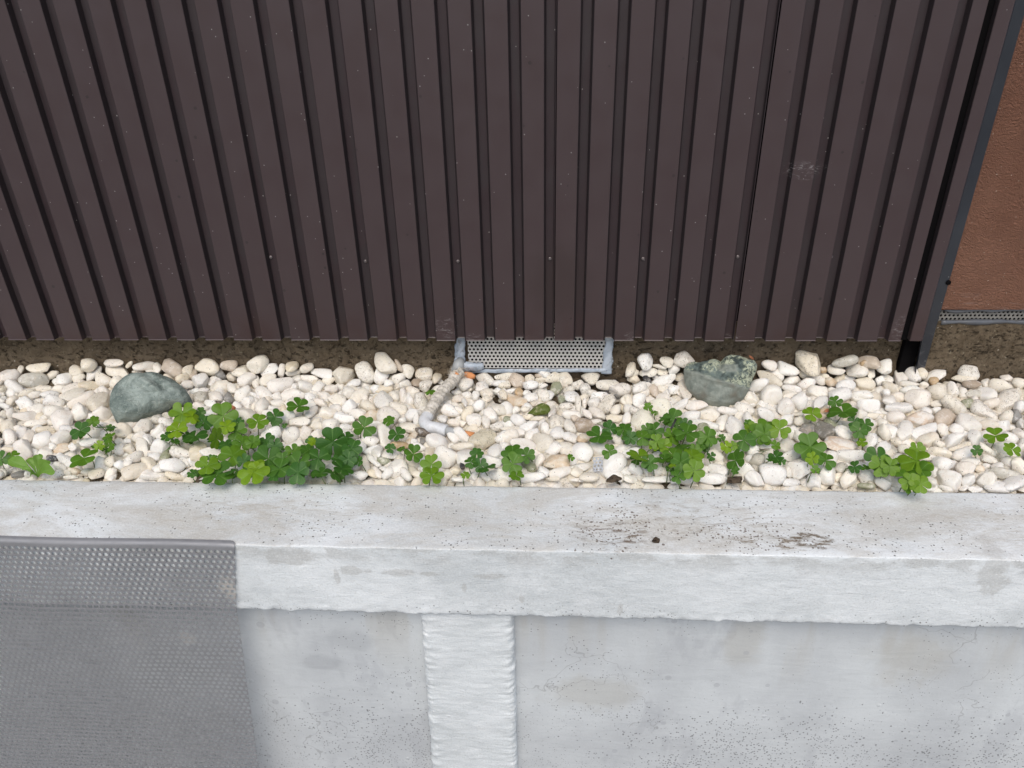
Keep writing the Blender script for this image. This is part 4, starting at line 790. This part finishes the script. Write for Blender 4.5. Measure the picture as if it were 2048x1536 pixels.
for it in ITEMS:
    if not it[6]: continue
    x, y, w_, h_, a, c, _ = it; sz = 'small' if w_*h_ < q1_ else 'large' if w_*h_ > q2_ else 'medium'
    r = w_/h_; shp = 'round' if r < 1.22 else 'oval' if r < 1.75 else 'long flat'
    row = 'against the concrete edge' if y > 940 else 'by the dirt footing' if y < 742 else ''
    base = f'{sz} {CNAME[c]} {shp} pebble {where(x, y)}'
    if row and len(base.split()) < 9: base += ', '+row
    lab.setdefault(base, []).append(it)
LABEL = {}
for b, l in lab.items():
    l.sort(key=lambda i: i[0])
    for k, it in enumerate(l):
        LABEL[id(it)] = b if len(l) == 1 else b+', '+('leftmost' if k == 0 else 'rightmost' if k == len(l)-1 else ORD[k]+' from left')
BG = [[], [], [], []]
def pebble_attrs(nv, c, rng):
    t = np.array(TINT[c])*rng.uniform(.92, 1.05)
    if c in 'wcps': t = t*(1-.25*max(0, rng.normal(.15, .35))*np.array([.15, .35, .75]))
    t = np.clip(t, .01, .82)
    dirt = {'s': .9, 'n': .75, 'm': .45, 'Y': .15, 'c': .25, 'y': .6}.get(c, .05+.3*rng.uniform()**2)
    moss = {'m': .65, 'M': 1.0, 'n': .12}.get(c, 0); oc = {'a': .42, 'v': .45, 'o': .3}.get(c, .10 if rng.uniform() < .12 else 0)
    return dict(tint=np.tile(t, (nv, 1)), dirt=np.full(nv, dirt), moss=np.full(nv, moss), ochre=np.full(nv, oc))
def add_stuff(W, Fc, at):
    BG[0].append(W); BG[1].append(Fc+sum(len(q) for q in BG[0][:-1])) if False else BG[1].append(Fc); BG[2].append(at)
def wet(px, py): return 1090 < px < 1220 and 750 < py < 820
for it in ITEMS:
    x, y, w_, h_, a, c, big = it
    rng = np.random.RandomState(int(x*31+y*17) % 99991)
    ang_ = .9 if c in 'gGd' and w_*h_ > 500 else rng.choice([0, 0, .25, .5])
    v = stone_shape(IV if (big and w_*h_ > 900) else JV, rng, angular=ang_)
    Fc = IF if (big and w_*h_ > 900) else JF
    P0 = onZ(x, y, 0); zc = surf(P0[1])-.003+rng.uniform(-.005, .004)-(0 if big else .002)
    if y > 935: zc = min(zc, -.004)
    pw = onY(x, y, .026)
    if P0[1] > .022: zc = pw[2]
    W, P, n, t = place(v, x, y, w_, h_, a, zc, tilt=rng.uniform(.30, .85), rng=rng, th=rng.uniform(.6, .9))
    W[:, 1] = np.where(W[:, 1] > .044, .044+.15*(W[:, 1]-.044), W[:, 1])
    lim = -.3475-.0072*(W[:, 0]+.85)/1.55                # stones rest against the back of the coping
    W[:, 1] = np.where(W[:, 2] < .002, np.maximum(W[:, 1], lim+.0015), np.maximum(W[:, 1], lim-.004))
    at = pebble_attrs(len(v), c, rng)
    if wet(x, y) or (905 < x < 1300 and y < 800): at['dirt'] = np.maximum(at['dirt'], .55)
    if big:
        o = np.array([P[0], P[1], W[:, 2].min()]); ob = mesh_obj('pebble', W, Fc, MT['pebble'], attrs=at, origin=o)
        tag(ob, LABEL[id(it)], 'pebble', 'loose pale river pebbles in the bed')
    else: BG[0].append(W); BG[1].append(Fc); BG[2].append(at)
# filler: what lies between and beneath, and beyond both ends of the picture
xs = np.arange(X0+.02, X1-.02, .021); ys = np.arange(-.335, .036, .019)
for layer in (0, 1):
    for xi in xs:
        for yi in ys:
            rng = RNG; x = xi+rng.uniform(-.009, .009)+layer*.01; y = yi+rng.uniform(-.008, .008)+layer*.009
            inside = -(.965+(y+.34)*.62) < x < .790+(y+.34)*.56
            if y > .030: continue
            if inside and y > -.0+.012*math.sin(x*9) and x < .8 and rng.uniform() < .75: continue
            if -.17 < x < .16 and y > -.06 and rng.uniform() < .75: continue
            if .05 < x < .15 and -.16 < y < -.03 and rng.uniform() < .7: continue
            v = stone_shape(JV, rng)
            a1 = rng.uniform(.013, .021); b1 = a1*rng.uniform(.6, .9); c1 = b1*rng.uniform(.55, .8); th = rng.uniform(0, 2*math.pi)
            n = nrm(np.array([0, -.35, 1])+rng.normal(size=3)*.35); e1 = nrm(np.cross(n, [math.cos(th), math.sin(th), 0])); e2 = np.cross(n, e1)
            z = surf(y)-(.027 if layer == 0 else .021)+rng.uniform(-.003, .002)
            if not inside: z += .019*layer
            W = v[:, :1]*e1*a1+v[:, 1:2]*e2*b1+v[:, 2:3]*n*c1+np.array([x, y, z]); W[:, 1] = np.clip(W[:, 1], -.342-.0072*(x+.85)/1.55, .048)
            cc = rng.choice(list('wwwwcccpps')); BG[0].append(W); BG[1].append(JF); BG[2].append(pebble_attrs(len(v), cc, rng))
off = 0; FF = []
for W, Fc in zip(BG[0], BG[1]): FF.append(Fc+off); off += len(W)
ob = mesh_obj('pebble_gravel', np.concatenate(BG[0]), np.concatenate(FF), MT['pebble'], attrs={k: np.concatenate([a[k] for a in BG[2]]) for k in BG[2][0]})
tag(ob, 'smaller pale pebbles filling the bed beneath and between the larger ones', 'gravel', kind='stuff')
# ---------------------------------------------------------------- the two green boulders
def boulder(outline, zc, label, mat, depth, facet=None, seed=1, tilt=.85):
    pts = np.array(outline, float); c = (pts.min(0)+pts.max(0))/2; d = pts-c; d[:, 1] *= -1
    th = np.arctan2(d[:, 1], d[:, 0]); r = np.hypot(d[:, 0], d[:, 1]); o = np.argsort(th); th = th[o]; r = r[o]
    th = np.concatenate([th-2*math.pi, th, th+2*math.pi]); r = np.tile(r, 3)
    v, Fs = ico(6); a = np.arctan2(v[:, 1], v[:, 0]); R = np.interp(a, th, r)
    rho = np.hypot(v[:, 0], v[:, 1]); P = onZ(c[0], c[1], zc); s = mpp(P)
    rr = rho**.92
    X = np.cos(a)*R*rr*s; Y = np.sin(a)*R*rr*s; Z = v[:, 2]*depth
    pic = np.stack([c[0]+np.cos(a)*R*rr, c[1]-np.sin(a)*R*rr], 1)
    at = {}
    vd = nrm(CP-P); n = nrm((1-tilt)*np.array([0, 0, 1.])+tilt*vd)
    q1 = R_-vd*(R_@n)/(vd@n); q2 = U_-vd*(U_@n)/(vd@n)
    W = X[:, None]*q1+Y[:, None]*q2+Z[:, None]*n+P; cc = (W-CP)@CM; pic = np.stack([1024-F*cc[:, 0]/cc[:, 2], 768+F*cc[:, 1]/cc[:, 2]], 1)
    if facet == 'left':
        Z = np.where(Z > 0, Z, Z*.7)
        # broad smooth dome with a scooped hollow and oblique ribs near the crown
        gx, gy = pic[:, 0], pic[:, 1]
        Z += np.where(Z > 0, -.013*np.exp(-(((gx-250)/24)**2+((gy-772)/13)**2)), 0)
        rib = np.sin((gx-280)*.16+(gy-760)*-.20)*np.exp(-(((gx-300)/38)**2+((gy-766)/16)**2)); Z += np.where(Z > 0, .0050*rib, 0)
        Z += np.where(Z > 0, -.010*np.clip((gy-810-(gx-300)*-.22)/25, 0, 1), 0)
    else:
        gx, gy = pic[:, 0], pic[:, 1]
        line = np.interp(gx, [1365, 1395, 1430, 1470, 1495, 1520], [742, 747, 760, 770, 779, 774])
        upper = np.clip((line-gy)/5, 0, 1)
        tri = np.clip(1-np.maximum(np.abs(gx-1456)/22, np.abs(gy-736-(gx-1456)*.05)/9), 0, 1)
        at['upper'] = upper*(1-np.clip(tri*3, 0, 1))
        Z = np.where(Z > 0, Z*(1-.06*upper)+.006*np.exp(-((gy-line)/6)**2), Z)
        notch = np.exp(-(((gx-1441)/7)**2+((gy-730)/12)**2)); Z -= np.where(Z > 0, .007*notch, 0)
        Z += np.where((Z > 0), upper*.007*np.array([noise.noise(Vector((x_*.09, y_*.12, 3))) for x_, y_ in pic]), 0)
        Z += np.where(Z > 0, .006*tri, 0)
    vd = nrm(CP-P); n = nrm((1-tilt)*np.array([0, 0, 1.])+tilt*vd)
    q1 = R_-vd*(R_@n)/(vd@n); q2 = U_-vd*(U_@n)/(vd@n)
    W = X[:, None]*q1+Y[:, None]*q2+Z[:, None]*n+P
    amp = .0028 if facet == 'left' else .0022
    dn = np.array([amp*noise.noise(Vector(q*38))+amp*.6*noise.noise(Vector(q*110))+.25*amp*noise.noise(Vector(q*300)) for q in W]); W += dn[:, None]*n
    ob = mesh_obj('boulder', W, Fs, mat, attrs=at, origin=(P[0], P[1], W[:, 2].min())); tag(ob, label, 'boulder')
boulder([(286, 746), (327, 751), (357, 767), (377, 786), (387, 805), (388, 810), (370, 813), (346, 813), (334, 823), (323, 828), (305, 833), (288, 839), (265, 849), (247, 845), (235, 845), (229, 832), (221, 814), (221, 799), (224, 785), (230, 772), (242, 759), (260, 748)],
        .016, 'smooth domed grey-green boulder at the left with clover over its corner', MT['rock'], .038, 'left')
boulder([(1367, 738), (1373, 728), (1384, 723), (1396, 726), (1413, 721), (1429, 718), (1436, 720), (1441, 723), (1447, 717), (1453, 712), (1477, 711), (1498, 719), (1509, 722), (1514, 730), (1512, 742), (1505, 757), (1501, 770), (1496, 782), (1480, 803), (1461, 815), (1432, 818), (1413, 813), (1392, 801), (1379, 786), (1369, 767), (1367, 750)],
        .018, 'jagged lichen-crusted green boulder at the right near the dirt footing', MT['rock2'], .034, 'right')
# ================================================================ PLANTS
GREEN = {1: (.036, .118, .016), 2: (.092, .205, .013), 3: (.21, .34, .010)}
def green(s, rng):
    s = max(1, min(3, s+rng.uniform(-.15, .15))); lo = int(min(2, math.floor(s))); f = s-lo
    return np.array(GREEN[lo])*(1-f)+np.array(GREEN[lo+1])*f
NA, NR = 17, 7
def leaflet(rng):
    """obcordate leaflet: polar grid from the base; returns points in unit length, faces, vein attribute"""
    V = [(0, 0, 0)]; ve = [0.0]; half = math.radians(rng.uniform(60, 66)); fold = rng.uniform(.02, .26); droop = rng.uniform(.0, .35); nt_ = rng.uniform(.76, .84)
    w1 = rng.uniform(0, 6)
    for j in range(1, NR+1):
        for i in range(NA):
            ph = -half+2*half*i/(NA-1); a = abs(ph)/half; r = (nt_+(1-nt_)*math.sin(min(a/.42, 1)*math.pi/2))*(max(0, 1-a**5.5))**.5
            r = max(r, .12*(1-a)+.02); rr = r*j/NR; x, y = rr*math.sin(ph)*.98, rr*math.cos(ph)
            z = fold*abs(x)*(1-.3*rr)-droop*rr*rr*.55+.025*math.sin(w1+5*ph+3*rr)*rr
            V.append((x, y, z)); ve.append(a)
    Fs = [[0, 1+i, 2+i] for i in range(NA-1)]
    for j in range(NR-1):
        for i in range(NA-1): b = 1+j*NA+i; Fs.append([b, b+NA, b+NA+1, b+1])
    return np.array(V), Fs, ve
def clover(par, px, py, dpx, rot, shade, rng, z):
    P = onZ(px, py, z); s = mpp(P); vd = nrm(CP-P)
    n = nrm(.50*np.array([0, 0, 1.])+.50*vd+rng.normal(size=3)*(.22 if shade > 1.2 else .30)); L = dpx*s*.5*.98
    V, Fs, ve = [], [], []
    e1 = R_-n*(R_@n); e1 = nrm(e1); e2 = nrm(np.cross(n, e1))
    for k in range(3):
        v, f, q = leaflet(rng); a = math.radians(rot+120*k-90+rng.uniform(-7, 7)); l = L*rng.uniform(.93, 1.05)
        up = rng.uniform(-.2, .32)
        x = v[:, 0]*math.cos(a)-v[:, 1]*math.sin(a); y = v[:, 0]*math.sin(a)+v[:, 1]*math.cos(a); zz = v[:, 2]+up*v[:, 1]
        W = P+l*(x[:, None]*e1+y[:, None]*e2*1.03+zz[:, None]*n)+n*.0003*k; o = len(V); V += list(W); Fs += [[i+o for i in t] for t in f]; ve += q
    V = np.array(V); c = green(shade, rng)
    # keep the leaf above the coping it overhangs
    m = V[:, 1] < -.335; V[m, 2] = np.maximum(V[m, 2], .0035)
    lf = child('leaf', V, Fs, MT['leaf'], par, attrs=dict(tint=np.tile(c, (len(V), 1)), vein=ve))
    b = np.array([P[0]+rng.uniform(-.012, .012), P[1]+rng.uniform(.0, .02), -.012]); mid = (P+b)/2+np.array([rng.uniform(-.006, .006), .004, .002])
    sv, sf = tube([b, mid, P-n*.001], [.0009, .0008, .0006], 6); child('stalk', sv, sf, MT['stalk'], par)
plant = None; cur = None
DATA = []
for ln in LEAVES.strip().split('\n'):
    if ln[0] == '@': DATA.append([ln[1:], []]); continue
    t, rest = ln.split(' ', 1); x0, y0, sc = TILES[int(t)]
    for q in rest.split(';'):
        a = [float(z) for z in q.split(',')]; DATA[-1][1].append((x0+a[0]/sc, y0+a[1]/sc, a[2]/sc, a[3], a[4]))
for di, (lb, lv) in enumerate(DATA):
    rng = np.random.RandomState(100+di); cx = sum(l[0] for l in lv)/len(lv); cy = sum(l[1] for l in lv)/len(lv); c = onZ(cx, cy, -.01)
    if c[1] < -.34: c = onZ(cx, 952, -.01)
    e = thing('clover_plant', tuple(c), lb, 'clover', 'wild clovers sprouting among the pebbles')
    n = len(lv)
    for k, (x, y, d, rot, sh) in enumerate(lv):
        z = .013+.007*min(1, d/60)+(.010*rng.uniform() if n > 4 else .003*rng.uniform())+(.007 if sh > 2.1 and n > 3 else 0)
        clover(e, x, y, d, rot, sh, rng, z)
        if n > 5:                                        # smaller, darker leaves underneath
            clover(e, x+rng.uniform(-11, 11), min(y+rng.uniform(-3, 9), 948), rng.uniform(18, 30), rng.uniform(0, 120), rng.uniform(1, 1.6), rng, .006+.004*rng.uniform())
def weed():
    b = onZ(76, 953, -.004); e = thing('leafy_weed', tuple(b), 'pale green lettuce-like weed rooted at the concrete edge, far left', 'weed'); rng = np.random.RandomState(3)
    for (px, py, z, wd) in ((16, 921, .022, .0105), (58, 916, .024, .0065), (80, 908, .028, .0070), (99, 922, .022, .0080), (110, 943, .014, .0105), (60, 953, .008, .0050), (44, 938, .012, .0045)):
        t = onZ(px, py, z); V = []; n = 12; m = 7; sd = nrm(np.cross(t-b, nrm(CP-t)))
        for i in range(n):
            u = i/(n-1); c = b+(t-b)*u+np.array([0, 0, .008*math.sin(u*math.pi)]); w_ = wd*(.16+.9*math.sin(min(1, max(0, (u-.15)/.85))**1.5*math.pi*.97)) if u < .999 else .0006
            for j in range(m): k = (j/(m-1)-.5)*2; V.append(c+sd*w_*k+np.array([0, 0, 1])*(.25*w_*abs(k)+.0008*math.sin(9*u+4*k)))
        ve = [abs(j/(m-1)-.5)*2 for i in range(n) for j in range(m)]
        child('leaf', V, grid_faces(n, m), MT['leaf'], e, attrs=dict(tint=np.tile((.17, .31, .045), (n*m, 1)), vein=ve))
weed()
# ================================================================ SMALL DEBRIS
def lump(name, px, py, z, w_, h_, mat, label, cat, seed, ang=0, flat=.5):
    rng = np.random.RandomState(seed); v = stone_shape(IV, rng, angular=1); v = v*(1+.12*np.array([noise.noise(Vector(q*5+Vector((seed, 0, 0)).to_tuple()[0])) for q in v]))[:, None]
    W, P, n, t = place(v, px, py, w_, h_, ang, z, tilt=.2, th=flat, rng=rng); ob = mesh_obj(name, W, IF, mat, origin=(P[0], P[1], W[:, 2].min())); tag(ob, label, cat)
lump('soil_clod', 1228, 957, .006, 31, 14, MT['clod'], 'dark crumbly soil clod at the coping\'s back edge, below the widest clover', 'clod', 3)
lump('dirt_crumb', 1312, 1080, .003, 15, 12, MT['clod'], 'dark dirt crumb lying alone on top of the white coping', 'crumb', 5)
lump('soil_clod', 1469, 960, -.002, 30, 14, MT['clod'], 'brown soil lump between pebbles at the concrete edge, right half', 'clod', 8)
def twig():
    a, b = onZ(1336, 868, .018), onZ(1352, 838, .040); V, Fs = tube([a, a+(b-a)*.5+[.001, 0, .001], b], [.0022, .0020, .0017], 7)
    tag(mesh_obj('twig', V, Fs, MT['twig'], origin=a), 'short black twig standing in the widest clover clump', 'twig')
twig()
def dry_leaf(px, py, ang, L, wd, z, label):
    P = onZ(px, py, z); V = []; n, m = 10, 5; a = math.radians(ang); d = math.cos(a)*R_+math.sin(a)*U_; sd = -math.sin(a)*R_+math.cos(a)*U_; vd = nrm(CP-P)
    for i in range(n):
        u = i/(n-1); w_ = wd*math.sin(math.pi*min(.98, max(.02, u)))
        for j in range(m): k = (j/(m-1)-.5)*2; V.append(P+d*L*(u-.5)+sd*w_*k+vd*(.35*w_*abs(k)+.003*math.sin(u*5)))
    tag(mesh_obj('dry_leaf', V, grid_faces(n, m), MT['dryleaf'], origin=P), label, 'leaf')
dry_leaf(468, 817, -55, .018, .004, .012, 'small reddish-brown dry leaf between pebbles, right of the bright clover clump')
dry_leaf(1503, 715, -40, .014, .0022, .043, 'curled red dry leaf lying behind the jagged right boulder')
dry_leaf(1655, 821, 12, .016, .003, .008, 'tan dry leaf strip left of the large four-lobed clover')
def scrap():
    e = thing('metal_scrap', tuple(onZ(1196, 926, .0)), 'bent grey perforated metal scrap wedged between large pebbles', 'scrap'); o = onZ(1196, 926, .006); vd = nrm(CP-o)
    n = nrm(.4*np.array([0, 0, 1.])+.6*vd); e1 = nrm(R_-n*(R_@n)); e2 = np.cross(n, e1)
    def fm(P):
        u, v = P[:, 0], P[:, 1]; W = o+u[:, None]*e1+v[:, None]*e2+(np.abs(u)*.3)[:, None]*-n; N = np.tile(n, (len(P), 1)); return W, N
    perforated('scrap_plate', e, -.0085, .0085, -.015, .012, .0062, .0066, .0019, fm, MT['scrap'], th=.0006)
scrap()
